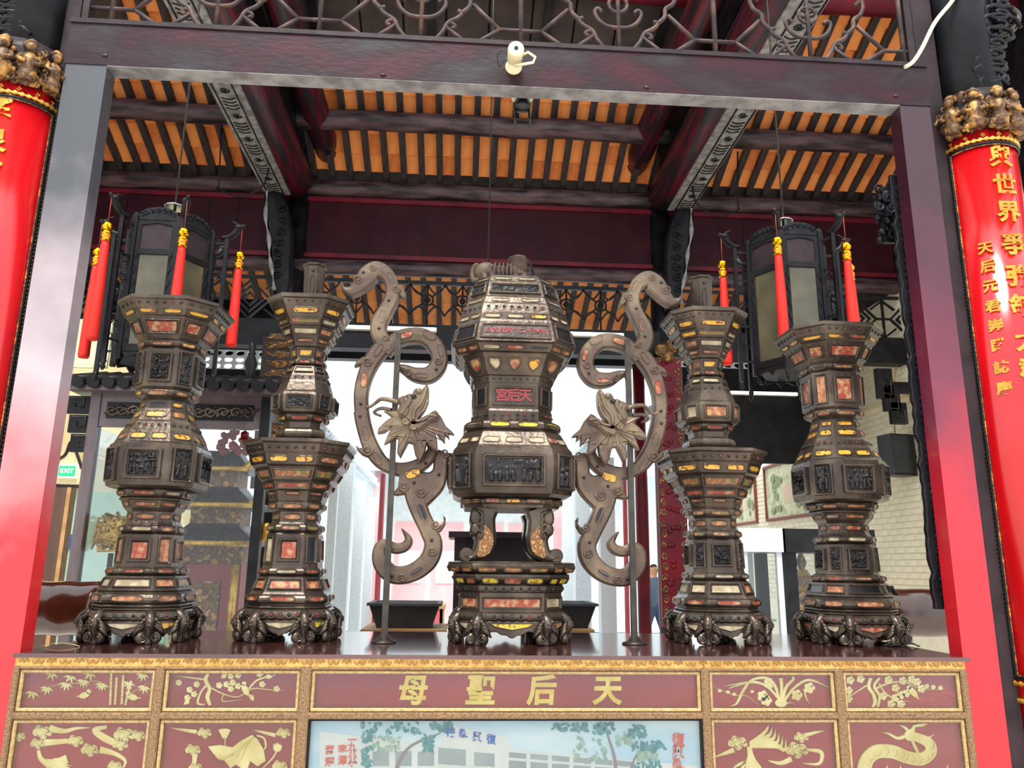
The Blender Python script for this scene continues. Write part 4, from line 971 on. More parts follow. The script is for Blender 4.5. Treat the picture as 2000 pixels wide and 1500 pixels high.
def band_deco(body, T, C0, z0, R0, z1, R1, k, deco, rnd, bulge):
    kind = deco[0]
    if kind == 'b': bead = NB()
    for i in FACES:
        F = Face(C0, z0, R0, z1, R1, i, k); W, H = F.W, F.H; main = i % 2 == 0
        on = lambda h: (lambda p, q, d: F.pt(p, q, bulge+h-d))
        if kind == 'b':
            n = deco[1] if main else max(2, int(deco[1]*.6)); fr = NB()
            for q in range(n):
                c = F.pt((q+.5)/n*W*.94-W*.47, H/2, .002+bulge)
                ball(bead, c, min(H*.17, W/n*.19, .0058), 2, rnd.choice((0, 0, 0, 1, 2)))
                plate(body, [oval((q+.5)/n*W*.94-W*.47, H/2, min(H*.33, W/n*.36), min(H*.33, W/n*.36), 8), oval((q+.5)/n*W*.94-W*.47, H/2, min(H*.22, W/n*.24), min(H*.22, W/n*.24), 8)], .004, 0, on(.0025))
            fr.free()
        elif kind == 's':
            n = deco[1] if main else (1 if deco[1] < 3 else 2)
            if not main and W < H: continue
            for q in range(n):
                cx = (q+.5)/n*W-W/2; rx, ry = W/n*.33, H*.22; rx = min(rx, max(ry*6.0, ry))
                plate(body, [oval(cx, H/2, rx+.005, ry+.005, 18, 0, .55), oval(cx, H/2, rx, ry, 18, 0, .55)], .009, .0015, on(.0035))
                mt = deco[2] if len(deco) > 2 and rnd.random() < .8 else rnd.choice(INL)
                b = NB(); plate(b, [oval(cx, H/2, rx, ry, 18, 0, .55)], .004, 0, on(.0008)); part('inlay', b, mt, T)
        elif kind in 'pc':
            mg = min(W, H)*.13; o = rrect(-W/2+mg, W/2-mg, mg, H-mg, mg*.25); fw = min(W, H)*(.09 if kind == 'p' else .075)
            i1 = rrect(-W/2+mg+fw, W/2-mg-fw, mg+fw, H-mg-fw, mg*.2); i2 = rrect(-W/2+mg+fw*1.5, W/2-mg-fw*1.5, mg+fw*1.5, H-mg-fw*1.5, mg*.2)
            plate(body, [o, i1], .012, .003, on(.007+(.004 if kind == 'c' else 0))); plate(body, [i1, i2], .008, .002, on(.003+(.003 if kind == 'c' else 0)))
            if kind == 'p':
                mt = deco[1] if len(deco) > 1 and (main or rnd.random() < .4) else rnd.choice(INL)
                b = NB(); plate(b, [i2], .004, 0, on(.0005)); part('inlay', b, mt, T)
            else:
                e = mg+fw*1.4; kd = deco[1] if len(deco) > 1 else 'figures'
                fo = Face(C0, z0, R0, z1, R1, i, k)
                part('carved_panel', relief(fo, -W/2+e, W/2-e, e, H-e, kd, rnd.randrange(999), min(W, H)*.10, bulge*1.02+.001), 'relief_dark', T)
        elif kind == 'h':               # shield inlays
            n = deco[1] if main else 1
            for q in range(n):
                cx = (q+.5)/n*W-W/2; r_ = min(W/n*.36, H*.36)
                sh = [(cx+x*r_, H/2+y*r_) for x, y in ((-.9, .9), (-.3, 1.05), (0, .92), (.3, 1.05), (.9, .9), (.95, .1), (.65, -.55), (0, -1.1), (-.65, -.55), (-.95, .1))]
                si = [(cx+(x-cx)*.72, H/2+(y-H/2)*.72) for x, y in sh]
                plate(body, [sh, si], .008, .002, on(.005)); b = NB(); plate(b, [si], .004, 0, on(.001)); part('inlay', b, ['inlay_cream', 'inlay_orange', 'inlay_amber', 'inlay_flower'][(q+i) % 4], T)
        elif kind == 't':               # text panel on the front flat, plain dark panels beside it
            mg = H*.12; o = rrect(-W/2+mg, W/2-mg, mg, H-mg, mg*.4); fw = H*.09; i1 = rrect(-W/2+mg+fw, W/2-mg-fw, mg+fw, H-mg-fw, mg*.3)
            plate(body, [o, i1], .012, .003, on(.008))
            b = NB(); plate(b, [i1], .006, 0, on(.002)); part('text_panel' if i == 0 else 'inlay', b, 'pewter_dark' if i == 0 else 'inlay_black', T)
            if i == 0:
                n = len(deco[1])
                for q, ch in enumerate(deco[1]):
                    b = NB(); cx = ((q+.5)/n-.5)*(W-2*mg-2*fw)*.94
                    text_bm(b, ch, deco[2], lambda u, v, d: F.pt(cx+u, H/2+v, .0045-d), .003, .02); part('character', b, 'char_red', T)
    if kind == 'b':
        part('bead_row', bead, ['inlay_black', 'bead_red', 'bead_green'], T, kind='stuff')
def foot_mesh(h):
    b = NB(); s = h/.105
    tube(b, cat([(-.012*s, 0, .108*s), (.012*s, 0, .09*s), (.022*s, 0, .065*s), (.012*s, 0, .04*s), (.006*s, 0, .018*s), (.006*s, 0, .0)], 3), [x*s for x in (.018, .019, .020, .020, .019, .018, .017, .016, .015, .014, .014, .014, .015, .016, .016, .016)], 10)
    for sy in (-1, 1):
        c = Vector((.010*s, sy*.022*s, .023*s))
        lathe_b = [(-.01*s, .008*s), (-.009*s, .022*s), (.009*s, .022*s), (.01*s, .008*s)]
        m = Matrix.Translation(c) @ Matrix.Rotation(pi/2, 4, 'Y') @ Matrix.Rotation(sy*.5, 4, 'X'); tb = NB(); lathe(tb, lathe_b, (0, 0, 0), 14); bmesh.ops.transform(tb, matrix=m, verts=tb.verts)
        me = bpy.data.meshes.new('x'); tb.to_mesh(me); tb.free(); b.from_mesh(me); bpy.data.meshes.remove(me)
        tube(b, [(c.x+.012*s, c.y+u*.017*s, c.z+v*.017*s) for u, v in spiral(0, 0, 1, 1.5, 14, 0, sy)], .0032*s, 5)
        for k in range(3): tube(b, [(.014*s, sy*.01*s, (.085-.008*k)*s), (.02*s, sy*(.03+.004*k)*s, (.075-.012*k)*s), (.006*s, sy*(.045+.004*k)*s, (.05-.01*k)*s)], [.006*s, .008*s, .004*s], 6)
        ball(b, (.038*s, sy*.006*s, .080*s), .0035*s, 1); ball(b, (.02*s, sy*.02*s, .085*s), .010*s, 1)
    ball(b, (.028*s, 0, .076*s), .013*s, 2, 0, (.9, 1, 1.2)); ball(b, (.036*s, 0, .067*s), .008*s, 2, 0, (1, 1.4, .7)); ball(b, (.04*s, 0, .074*s), .004*s, 1); ball(b, (.026*s, 0, .092*s), .008*s, 1)
    return mesh_of('foot', b, 'pewter')
def base_feet(body, T, C0, zt, Rt, Rb, k, rnd, cols, h):
    """apron with scalloped lower edge and eight lion-mask scroll feet"""
    me = foot_mesh(h*1.0)
    for i, (x, y) in enumerate(octc(Rt*1.0, k)):
        inst('foot', me, T, C0+Vector((x, y, 0)), (0, 0, (round((math.atan2(y, x)-pi/8)/(pi/4))*pi/4+pi/8)))
    for i in range(8):
        F = Face(C0, 0, Rb*.93, zt, Rt, i, k); W, H = F.W, F.H
        half = [(.5, 1), (.5, .5), (.42, .34), (.34, .52), (.24, .56), (.16, .42), (.08, .40), (.04, .32)]
        o = [(x*W, y*H) for x, y in half]+[(0, .28*H)]+[(-x*W, y*H) for x, y in half[::-1]]
        plate(body, [o], .016, .003, lambda p, q, d: F.pt(p, q, .006-d))
        if i in FACES:
            sh = [(-.36*W, .92*H), (.36*W, .92*H), (.28*W, .76*H), (.14*W, .68*H), (0, .6*H), (-.14*W, .68*H), (-.28*W, .76*H)]
            si = [(x*.86, .8*H+(y-.8*H)*.74) for x, y in sh]
            plate(body, [sh, si], .006, .0015, lambda p, q, d: F.pt(p, q, .010-d))
            b = NB(); plate(b, [si], .004, 0, lambda p, q, d: F.pt(p, q, .008-d)); part('inlay', b, cols[i % len(cols)], T)
def oct_body(b, C0, pts, k):
    rings = [[b.verts.new(C0+Vector((x, y, z))) for x, y in octc(R, k)] for z, R in pts]
    for r0, r1 in zip(rings, rings[1:]):
        for i in range(8): b.faces.new((r0[i], r0[(i+1) % 8], r1[(i+1) % 8], r1[i]))
    b.faces.new(rings[0][::-1]); b.faces.new(rings[-1])
def vessel(T, body, Xc, Yc, k, prof, rnd, skip=0):
    """prof: (height, apothem, decoration of the band above this point, swell of that band)"""
    C0 = Vector((Xc, Yc, 0)); pts = []
    for q, (z, R, *d) in enumerate(prof):
        deco = d[0] if d else None; sw = 1.6*d[1] if len(d) > 1 else 0
        pts.append((z, R))
        if q == len(prof)-1: break
        z1, R1 = prof[q+1][:2]
        if sw:
            for a in (.15, .38, .62, .85): pts.append((z+(z1-z)*a, R+(R1-R)*a+sw*math.sqrt(sin(pi*a))))
        if deco: band_deco(body, T, C0, z, R, z1, R1, k, deco, rnd, sw)
    oct_body(body, C0, pts, k)
def to_m(Xc, Yc, px0, prof, fac):
    """image rows of the standing vessel measured on its near side -> (height above floor, apothem)"""
    o = []
    for (y, hw, *d) in prof:
        R = .15
        for _ in range(3):
            # pixel column of the axis at this row, found by walking the vertical axis
            z = None; lo, hi = 1.0, 4.5
            for _ in range(40):
                mid = (lo+hi)/2; v = Vector((Xc, Yc-.7*R, mid))-CAM; yy = 750-FPX*v.dot(CU)/v.dot(_f)
                if yy > y: lo = mid
                else: hi = mid
            z = (lo+hi)/2; R = hw/ppm((Xc, Yc-.3*R, z))/fac
        o.append((z, R, *d))
    return o
SL_ = 's'; AM = 'inlay_amber'; OR = 'inlay_orange'; FL = 'inlay_flower'; CRM = 'inlay_cream'; GR = 'inlay_green'; BK = 'inlay_black'; YE = 'inlay_yellow'
VASE = [(1211, 97, ('b', 5), .006), (1193, 96), (1191, 90, None, .004), (1186, 89, None, .004), (1179, 90, ('s', 1, OR), .010), (1157, 88), (1154, 84, None, .003), (1151, 84, ('p', CRM)), (1125, 74), (1122, 70, ('s', 1, FL), .008), (1109, 68), (1106, 62, ('p', FL)), (1044, 59), (1041, 55, ('s', 1, CRM), .009), (1026, 54), (1022, 51), (1018, 49, ('s', 1, OR)), (1000, 49), (992, 56, ('s', 1, OR)), (978, 62, None, .004), (972, 63), (970, 66, ('s', 1, OR), .004), (956, 70), (953, 84), (949, 92, ('c', 'figures'), .004), (868, 92), (864, 86, ('s', 2, AM)), (843, 76), (838, 72, ('b', 5)), (826, 66), (822, 62, ('s', 1, AM)), (800, 50, ('s', 1, AM)), (784, 46), (780, 44), (776, 52, ('s', 1, OR), .006), (762, 56), (757, 61, ('c', 'dragon')), (685, 61), (681, 58, ('s', 1, OR), .006), (668, 62), (662, 66, ('p', FL)), (624, 86), (621, 90, ('s', 2, AM)), (608, 98), (605, 99, ('b', 6)), (594, 104), (591, 108), (585, 108), (584, 96), (586, 90)]
def vary(prof, ch): return [(*q[:2], ch[q[0]], *q[3:]) if q[0] in ch else q for q in prof]
def tall_vase(px, Yc, label, seed, cols, ch={}):
    P0 = at(px, 1240, Yc); Xc = P0.x; rnd = random.Random(seed)
    T = thing('altar_vase', (Xc, Yc, Z0), label, 'vase', 'octagonal pewter altar set')
    base = to_m(at(275, 1240, .47).x, .47, 275, vary(VASE, ch), 1.127); body = NB()
    vessel(T, body, Xc, Yc, .54, base, rnd)
    base_feet(body, T, Vector((Xc, Yc, Z0)), base[0][0]-Z0, base[0][1], base[0][1]*1.08, .54, rnd, cols, .105)
    part('body', body, 'pewter', T)
tall_vase(275, .47, 'tall flaring octagonal vase with a red flower panel low on its stem', 3, [CRM, AM, OR, CRM, FL])
tall_vase(1664, .53, 'tall flaring octagonal vase with an empty black panel above its base', 9, [FL, OR, CRM, FL, AM], {1151: ('p', BK), 1106: ('c', 'dragon'), 757: ('p', FL)})
CAND = [(1209, 87, ('b', 5), .006), (1190, 86), (1188, 80, None, .004), (1182, 79), (1178, 80, ('s', 1, FL), .009), (1160, 78), (1156, 75, ('p', FL)), (1127, 64), (1123, 59, ('s', 1, CRM), .008), (1109, 58), (1105, 57, ('p', FL)), (1044, 54), (1039, 50, ('s', 1, GR), .008), (1024, 49), (1020, 46, ('s', 1, OR)), (1000, 46), (996, 50, ('s', 1, OR), .006), (980, 53), (976, 55), (969, 57, ('s', 1, OR)), (960, 60), (957, 64, ('p', FL)), (941, 70), (939, 72, ('p', GR)), (914, 86), (909, 92, ('s', 2, AM)), (889, 98), (885, 101, ('b', 6)), (870, 106), (866, 110), (860, 110), (858, 60), (856, 46, None, .008), (838, 44), (836, 38), (826, 39), (823, 42, ('s', 1, FL), .005), (810, 48), (806, 58, ('c', 'dragon'), .004), (768, 60), (764, 55), (748, 49), (744, 47, ('b', 3)), (735, 44), (731, 42, ('p', CRM)), (717, 35), (714, 31, ('s', 1, FL), .006), (704, 31), (701, 30, ('p', AM)), (681, 35), (678, 39), (673, 41, ('s', 1, OR)), (662, 46), (659, 48, ('p', CRM)), (641, 54), (638, 57, ('p', GR)), (624, 63), (620, 66, ('s', 1, AM)), (602, 75), (599, 77, ('b', 5)), (590, 81), (587, 85), (580, 85), (579, 60)]
def candlestick(px, Yc, label, seed, cols, ch={}):
    P0 = at(px, 1240, Yc); Xc = P0.x; rnd = random.Random(seed)
    T = thing('altar_candlestick', (Xc, Yc, Z0), label, 'candlestick', 'octagonal pewter altar set')
    base = to_m(at(563, 1240, .53).x, .53, 563, vary(CAND, ch), 1.09); body = NB()
    vessel(T, body, Xc, Yc, .54, base, rnd)
    base_feet(body, T, Vector((Xc, Yc, Z0)), base[0][0]-Z0, base[0][1], base[0][1]*1.08, .54, rnd, cols, .105)
    part('body', body, 'pewter', T)
    zt = base[-1][0]; b = NB()
    rr = 20/ppm((Xc, Yc, zt)); H = 80/ppm((Xc, Yc, zt+.1))
    lathe(b, [(zt-.02, rr*.92), (zt+H*.88, rr*1.06), (zt+H*.9, rr*1.2), (zt+H*.95, rr*1.2), (zt+H*.97, rr*.7), (zt+H*1.0, rr*.2), (zt+H*1.03, rr*.1)], (Xc, Yc, 0), 8, 0, False, pi/8)
    lathe(b, [(zt-.02, rr*1.5), (zt+.01, rr*1.4), (zt+.02, rr*1.0)], (Xc, Yc, 0), 8, 0, False, pi/8)
    F = Face(Vector((Xc, Yc, 0)), zt, rr*.93, zt+H*.88, rr*1.0, 0, .42)
    plate(b, [oval(0, F.H*.45, F.W*.3, F.H*.28, 16, 0, .7), oval(0, F.H*.45, F.W*.2, F.H*.24, 16, 0, .7)], .004, .001, lambda p, q, d: F.pt(p, q, .003-d)); ball(b, F.pt(0, F.H*.85, .002), .006, 2)
    part('spike_socket', b, 'pewter', T)
candlestick(563, .53, 'octagonal two-tier candlestick with a red flower panel on its lower stem', 21, [CRM, YE, CRM, BK, BK])
candlestick(1401, .53, 'octagonal two-tier candlestick with a blank cream panel above its base', 34, [CRM, OR, CRM, FL, CRM], {1156: ('p', CRM), 1105: ('c', 'dragon'), 806: ('p', OR)})

# ------------------------------------------------------------------ the censer
XC, YC = .027, .53
T = thing('altar_censer', (XC, YC, Z0), 'great octagonal pewter censer with a lion lid and four legs', 'censer', 'octagonal pewter altar set')
rnd = random.Random(5); KC = .62
BASE = [(1211, 100, ('b', 7), .005), (1195, 100), (1193, 97, ('p', FL)), (1160, 97), (1157, 97, ('b', 7), .004), (1141, 98), (1138, 96, ('s', 3, YE), .012), (1119, 106), (1117, 112, ('s', 3, OR), .006), (1102, 120), (1099, 121), (1097, 112)]
BODY = [(993, 90), (987, 92, ('s', 3, AM), .006), (975, 92), (972, 104), (966, 113, ('c', 'figures'), .006), (880, 113), (873, 107, ('s', 3, CRM)), (853, 96), (848, 93), (843, 87, ('s', 2, YE), .008), (826, 85), (822, 76, ('b', 6)), (807, 76), (803, 74, ('t', '宮后天', .056)), (754, 74), (751, 76, ('b', 7)), (740, 77), (738, 80, ('h', 3)), (697, 97), (694, 104, ('s', 3, OR)), (680, 113), (677, 117)]
LID = [(676, 118, ('t', '旦吉戌丙年二十緒光', .026)), (638, 107), (634, 105, ('s', 3, CRM)), (620, 102), (617, 101, ('b', 8)), (603, 96), (600, 93, ('s', 2, CRM)), (590, 89), (586, 86, ('c', 'dragon')), (560, 78), (557, 76, ('s', 2, CRM)), (548, 71), (545, 66)]
mb, mo, ml = (to_m(XC, YC, 997, q, 1.0) for q in (BASE, BODY, LID))
b = NB(); vessel(T, b, XC, YC, KC, mb, rnd); base_feet(b, T, Vector((XC, YC, Z0)), mb[0][0]-Z0, mb[0][1], mb[0][1]*1.08, KC, rnd, [YE, OR, CRM, FL, YE], .105); part('stand', b, 'pewter', T)
b = NB(); vessel(T, b, XC, YC, KC, mo, rnd); part('bowl', b, 'pewter', T)
b = NB(); vessel(T, b, XC, YC, KC, ml, rnd); part('lid', b, 'pewter', T)
zl, zh = mb[-1][0], mo[0][0]; H = zh-zl
for sx in (-1, 1):
    for sy in (-1, 1):
        b = NB(); X, Y = XC+sx*.115, YC+sy*.1
        out = ribbon([(sx*-.01, H*1.0, .052), (sx*.0, H*.82, .050), (sx*-.005, H*.6, .046), (sx*-.012, H*.4, .042), (sx*.005, H*.2, .034), (sx*.04, H*.07, .018), (sx*.07, H*.1, .012)], 5)
        plate(b, [out], .10, .012, lambda u, v, d: Vector((X+u, Y-.05+d, zl+v)))
        tube(b, [(X+sx*.062+u*.024, Y-.03, zl+.026+v*.024) for u, v in spiral(0, 0, 1, 1.4, 14, -pi/2, sx)], .009, 6); tube(b, [(X+sx*.062, Y-.05, zl+.026), (X+sx*.062, Y+.05, zl+.026)], .026, 12)
        for k in range(4): tube(b, [(X+sx*(.02+.02*cos(a)), Y-.052, zl+H*(.86-.12*k)+.016*sin(a)) for a in [q*pi/5 for q in range(8)]], .007, 6)
        ball(b, (X+sx*.03, Y-.045, zl+H*.82), .03, 2, 0, (.8, .7, 1.3)); ball(b, (X+sx*.03, Y-.045, zl+H*.6), .024, 2, 0, (.9, .8, 1.2))
        lg = part('leg', b, 'pewter', T)
        b = NB(); o2 = ribbon([(-sx*.006, H*.66, .004), (-sx*.012, H*.55, .018), (-sx*.016, H*.4, .026), (-sx*.008, H*.22, .024), (sx*.016, H*.1, .008)], 5)
        plate(b, [o2], .006, .001, lambda u, v, d: Vector((X+u, Y-.0535+d, zl+v))); part('burl_inlay', b, 'inlay_burl', lg)
# crouching lion on the lid, its head turned away over its shoulder
zt = ml[-1][0]; b = NB(); s = 1/ppm((XC, YC, zt))
bx = lambda x, y: Vector((XC+(x-997)*s, YC, zt+(548-y)*s*1.12))
for x, y, r, sc in ((945, 522, 20, (1.25, 1, 1)), (972, 524, 18, (1.5, 1, .95)), (1000, 522, 20, (1.2, 1, 1.05)), (1006, 510, 19, (1, 1, 1)), (1008, 498, 14, (1.1, 1, .85))): ball(b, bx(x, y), r*s, 3, 0, sc)
for k in range(6): tube(b, [bx(962+k*8, 510)+Vector((0, -17*s, 0)), bx(960+k*8, 525)+Vector((0, -20*s, 0)), bx(962+k*8, 538)+Vector((0, -17*s, 0))], 3*s, 6)
for k in range(8): tube(b, [bx(1006+18*cos(a), 506+3.2*k-10)+Vector((0, -18*s*sin(a), 0)) for a in [q*pi/8 for q in range(9)]], 2*s, 5)
for x in (940, 955, 1000, 1016): tube(b, [bx(x, 528)+Vector((0, -14*s, 0)), bx(x+3, 540)+Vector((0, -18*s, 0)), bx(x+10, 544)+Vector((0, -20*s, 0))], [8*s, 6*s, 5*s], 8)
ball(b, bx(1018, 503)+Vector((0, 10*s, 0)), 13*s, 2); ball(b, bx(1026, 508)+Vector((0, 14*s, 0)), 8*s, 2)
for dx in (-6, 8): ball(b, bx(1010+dx, 490)+Vector((0, 4*s, 0)), 5*s, 1, 0, (.6, 1, 1))
tube(b, cat([tuple(bx(x, y)) for x, y in ((935, 530), (922, 538), (918, 522), (923, 510), (931, 508))], 5), [7*s, 6*s, 6*s, 6*s, 6*s, 6*s, 6*s, 6*s, 6*s, 6*s, 5*s, 5*s, 5*s, 5*s, 5*s, 5*s, 4*s, 4*s, 4*s, 3*s, 2*s], 8)
part('lion_finial', b, 'dragon_wood', T, smooth=True)
b = NB()
for k in range(5): tube(b, cat([tuple(bx(1024, 500+k)), tuple(bx(1030+k*2, 496+k*5)), tuple(bx(1034+k*2, 520+k*4)), tuple(bx(1038, 544))], 4), .0022, 5)
part('wire_whiskers', b, 'black_plastic', T)

# ------------------------------------------------------------------ dragon handles and their poles
def dragon(mir, label, label_p):
    YD, TH = .455, .05; xm = (lambda x: 2*XC-x) if mir else (lambda x: x)
    T = thing('dragon_handle', (xm(-.45), YD, Z0), label, 'carving', 'pewter dragon handles beside the censer')
    def q6(x, y): return 420+x/4.1667, 480+y/4.1667
    def q6b(x, y): return 680+x/6.818, 720+y/6.818
    def q7(x, y): return 420+x/3.125, 820+y/3.125
    def on(cv, Y):
        def f(x, y, d):
            p = at(*cv(x, y), Y); return Vector((xm(p.x), Y+d, p.z))
        return f
    def shp(bb, cv, loops, Y, th, bev=0):
        # outline in image units: chamfer is in the same units
        L = []
        mp = lambda l: [(lambda p: (xm(p.x), p.z))(at(*cv(x, y), Y)) for x, y in l]
        for l in loops: L.append(Rb(mp(l.a), mp(l.c)) if isinstance(l, Rb) else mp(l))
        plate(bb, L, th, bev, lambda u, v, d: Vector((u, Y+d, v)))
    YF = YD-TH/2
    b = NB()
    shp(b, q6, [ribbon([(1022, 292, 6), (1045, 345, 22), (1110, 360, 42), (1180, 305, 62), (1240, 235, 78), (1310, 185, 66), (1390, 220, 56), (1432, 300, 56), (1440, 395, 58), (1395, 500, 60), (1335, 610, 66), (1328, 700, 66), (1375, 790, 62), (1400, 850, 50)], 6)], YF, TH, .008)
    shp(b, q6, [[(1480, 380), (1545, 440), (1555, 400), (1530, 330), (1480, 300), (1450, 320), (1450, 400)]], YF+.004, TH-.01, .006)
    shp(b, q6, [ribbon([(1395, 800, 58), (1330, 850, 68), (1260, 950, 66), (1208, 1080, 60), (1185, 1200, 58), (1188, 1320, 58), (1205, 1440, 60), (1240, 1570, 62)], 6)], YF+.002, TH, .008)
    shp(b, q6, [[(1260, 900), (1200, 900), (1150, 930), (1130, 980), (1180, 965), (1220, 985), (1270, 985)]], YF+.004, TH-.01, .006)
    shp(b, q6, [ribbon([(1380, 860, 55), (1470, 760, 60), (1590, 722, 62), (1710, 735, 62), (1805, 830, 66), (1822, 950, 68), (1745, 1040, 66), (1630, 1040, 56), (1545, 1000, 38), (1490, 985, 20), (1462, 1015, 4)], 6)], YF+.003, TH, .008)
    part('upper_coil', b, 'dragon_wood', T)
    b = NB()
    shp(b, q6b, [ribbon([(150, 560, 84), (180, 700, 92), (225, 850, 100), (290, 1020, 108), (380, 1170, 104), (470, 1260, 92), (600, 1320, 86), (760, 1340, 96), (930, 1290, 94), (1070, 1180, 80), (1110, 1060, 62), (1045, 965, 20)], 6)], YF, TH, .008)
    shp(b, q6b, [[(250, 1020), (190, 1050), (140, 1050), (95, 1015), (120, 1090), (180, 1150), (260, 1180), (330, 1140)]], YF+.004, TH-.01, .006)
    shp(b, q7, [ribbon([(1230, 430, 120), (1330, 380, 78), (1370, 320, 48), (1378, 250, 44), (1400, 195, 40)], 5)], YF+.003, TH, .008)
    shp(b, q7, [ribbon([(1120, 380, 60), (1230, 400, 92), (1225, 470, 66), (1250, 560, 56), (1300, 670, 54), (1332, 760, 56), (1300, 860, 58), (1200, 935, 56), (1085, 945, 56), (1015, 880, 52), (1000, 800, 40), (1030, 760, 34), (1100, 785, 34), (1160, 770, 30), (1178, 725, 22), (1138, 664, 3)], 6)], YF+.001, TH, .008)
    shp(b, q7, [[(1330, 640), (1370, 655), (1395, 620), (1392, 582), (1408, 600), (1405, 640), (1380, 680), (1340, 700)]], YF+.004, TH-.01, .006)
    shp(b, q7, [[(1190, 400), (1120, 405), (1090, 440), (1072, 455), (1110, 462), (1150, 455), (1200, 450)]], YF+.004, TH-.01, .006)
    part('lower_coil', b, 'dragon_wood', T)
    for cv, pts in ((q6, ((1285, 175, 30), (1160, 270, 40), (1475, 350, 34), (1385, 745, 26), (1240, 940, 38), (1815, 935, 30), (1570, 1025, 34))), (q6b, ((255, 1085, 75), (1290, 1125, 65))), (q7, ((1150, 405, 32), (1255, 440, 34), (1345, 640, 28), (1325, 800, 30), (1140, 960, 26)))):
        for x, y, r in pts:
            f = on(cv, YF-.002); b = NB(); tube(b, [f(*p, 0) for p in spiral(x, y, r, 1.6, 18)], .0042, 6); part('scroll', b, 'dragon_wood', T, smooth=True)
    b = NB()
    for cv, pts in ((q6, ((1362, 575, 22, 48, .25), (1432, 260, 16, 44, -.4), (1330, 850, 18, 50, .6), (1212, 1090, 26, 55, .12), (1745, 725, 55, 24, .5), (1550, 725, 55, 20, -.3), (1835, 850, 16, 45, -.25), (1680, 1055, 50, 14, .05))), (q6b, ((232, 860, 38, 88, -.2), (860, 1395, 95, 55, -.35), (390, 1200, 30, 90, -.6))), (q7, ((1262, 565, 18, 48, -.35), (1230, 925, 38, 12, -.6)))):
        for j, (x, y, rx, ry, a) in enumerate(pts):
            L = [oval(x, y, rx, ry, 18, a, .7)]; L2 = oval(x, y, rx+10/4.17*(4.17 if cv is q6 else 6.8 if cv is q6b else 3.1)*.45, ry+8, 18, a, .7)
            fr = NB(); shp(fr, cv, [L2, L[0]], YF-.003, .004, .001); part('inlay_rim', fr, 'dragon_wood', T)
            o = NB(); shp(o, cv, L, YF-.0012, .003); part('inlay', o, AM if (cv is q6b and j == 1) else (BK if cv is q7 else rnd.choice((OR, OR, FL, 'dragon_wood'))), T)
    for cv, pts in ((q6, ((1208, 215, 12), (1415, 445, 9), (1335, 672, 14), (1800, 1005, 12), (1185, 1285, 16), (1180, 1388, 16))), (q7, ((1285, 265, 12), (1215, 383, 12), (1366, 335, 12), (1322, 735, 12), (1080, 955, 10)))):
        for x, y, r in pts: p = on(cv, YF-.002)(x, y, 0); ball(b, p, .0065, 2)
    part('studs', b, 'inlay_black', T, kind='stuff')
    # head, horn, mane: in front of the pole
    YH = .345; hd = NB()
    head = [(1045, 190), (1075, 260), (1068, 400), (1040, 500), (985, 590), (950, 640), (905, 700), (990, 640), (1080, 590), (1160, 545), (1215, 620), (1180, 690), (1090, 715), (1000, 790), (930, 830), (860, 805), (800, 725), (740, 665), (680, 630), (650, 560), (680, 480), (640, 410), (720, 355), (800, 345), (850, 330), (870, 280), (920, 250), (980, 270)]
    shp(hd, q6b, [[(x, y) for x, y in cat(head+[head[0]], 2)[:-1]]], YH, .06, .012)
    f = on(q6b, YH)
    for pts, r in (([(800, 345), (820, 420), (760, 520), (700, 600)], .010), ([(1040, 260), (1000, 380), (960, 470), (880, 560), (870, 680)], .008), ([(1060, 420), (1010, 540), (920, 640), (900, 700)], .006), ([(900, 700), (1000, 680), (1090, 620), (1190, 640)], .006)): tube(hd, [f(x, y, -.001) for x, y in cat(pts, 5)], r, 8)
    ball(hd, f(760, 560, .002), .020, 2, 0, (.8, .5, 1.2)); ball(hd, f(940, 300, .0), .014, 2); ball(hd, f(780, 430, .004), .018, 2, 0, (1, .5, 1))
    for x, y, r in ((765, 700, 45), (865, 778, 38)): tube(hd, [f(*p, -.003) for p in spiral(x, y, r, 1.6, 16)], .0045, 6)
    for k in range(6): a = f(1062-k*18, 440+k*30, .01); tube(hd, [a, a+Vector(((.006 if not mir else -.006), 0, -.008))], [.003, .0008], 5)
    h = part('head', hd, 'dragon_wood', T)
    b = NB(); ball(b, f(868, 372, .0), .0085, 2); part('eye', b, BK, h); b = NB(); c = f(868, 372, .001); tube(b, [c+Vector((.012*cos(a), -.002, .009*sin(a))) for a in [q*pi/7 for q in range(15)]], .0028, 6); part('eyelid', b, 'pewter_dark', h)
    b = NB(); tube(b, [f(x, y, d) for x, y, d in cat([(660, 440, .02), (560, 405, .02), (430, 385, .03), (340, 430, .05), (250, 475, .06), (190, 435, .06)], 5)], [.0115-.0075*k/25 for k in range(26)], 8); tube(b, [f(x, y, d) for x, y, d in cat([(560, 520, .05), (420, 490, .06), (320, 540, .07), (420, 590, .07)], 5)], [.009-.004*k/15 for k in range(16)], 8)
    part('horn', b, 'dragon_wood', T)
    mane = [(1160, 545), (1240, 640), (1300, 760), (1390, 840), (1415, 880), (1340, 866), (1352, 945), (1290, 880), (1290, 1000), (1215, 920), (1165, 850), (1185, 960), (1195, 1110), (1130, 1080), (1050, 975), (1025, 1100), (950, 1250), (890, 1150), (858, 1000), (800, 985), (760, 1060), (690, 1190), (648, 1120), (665, 940), (625, 915), (560, 970), (475, 1010), (520, 890), (580, 770), (480, 850), (390, 862), (400, 790), (500, 690), (580, 640), (470, 560), (570, 565), (660, 560), (800, 640), (1000, 700)]
    b = NB(); shp(b, q6b, [mane], YH+.02, .035, .005); f2 = on(q6b, YH+.019)
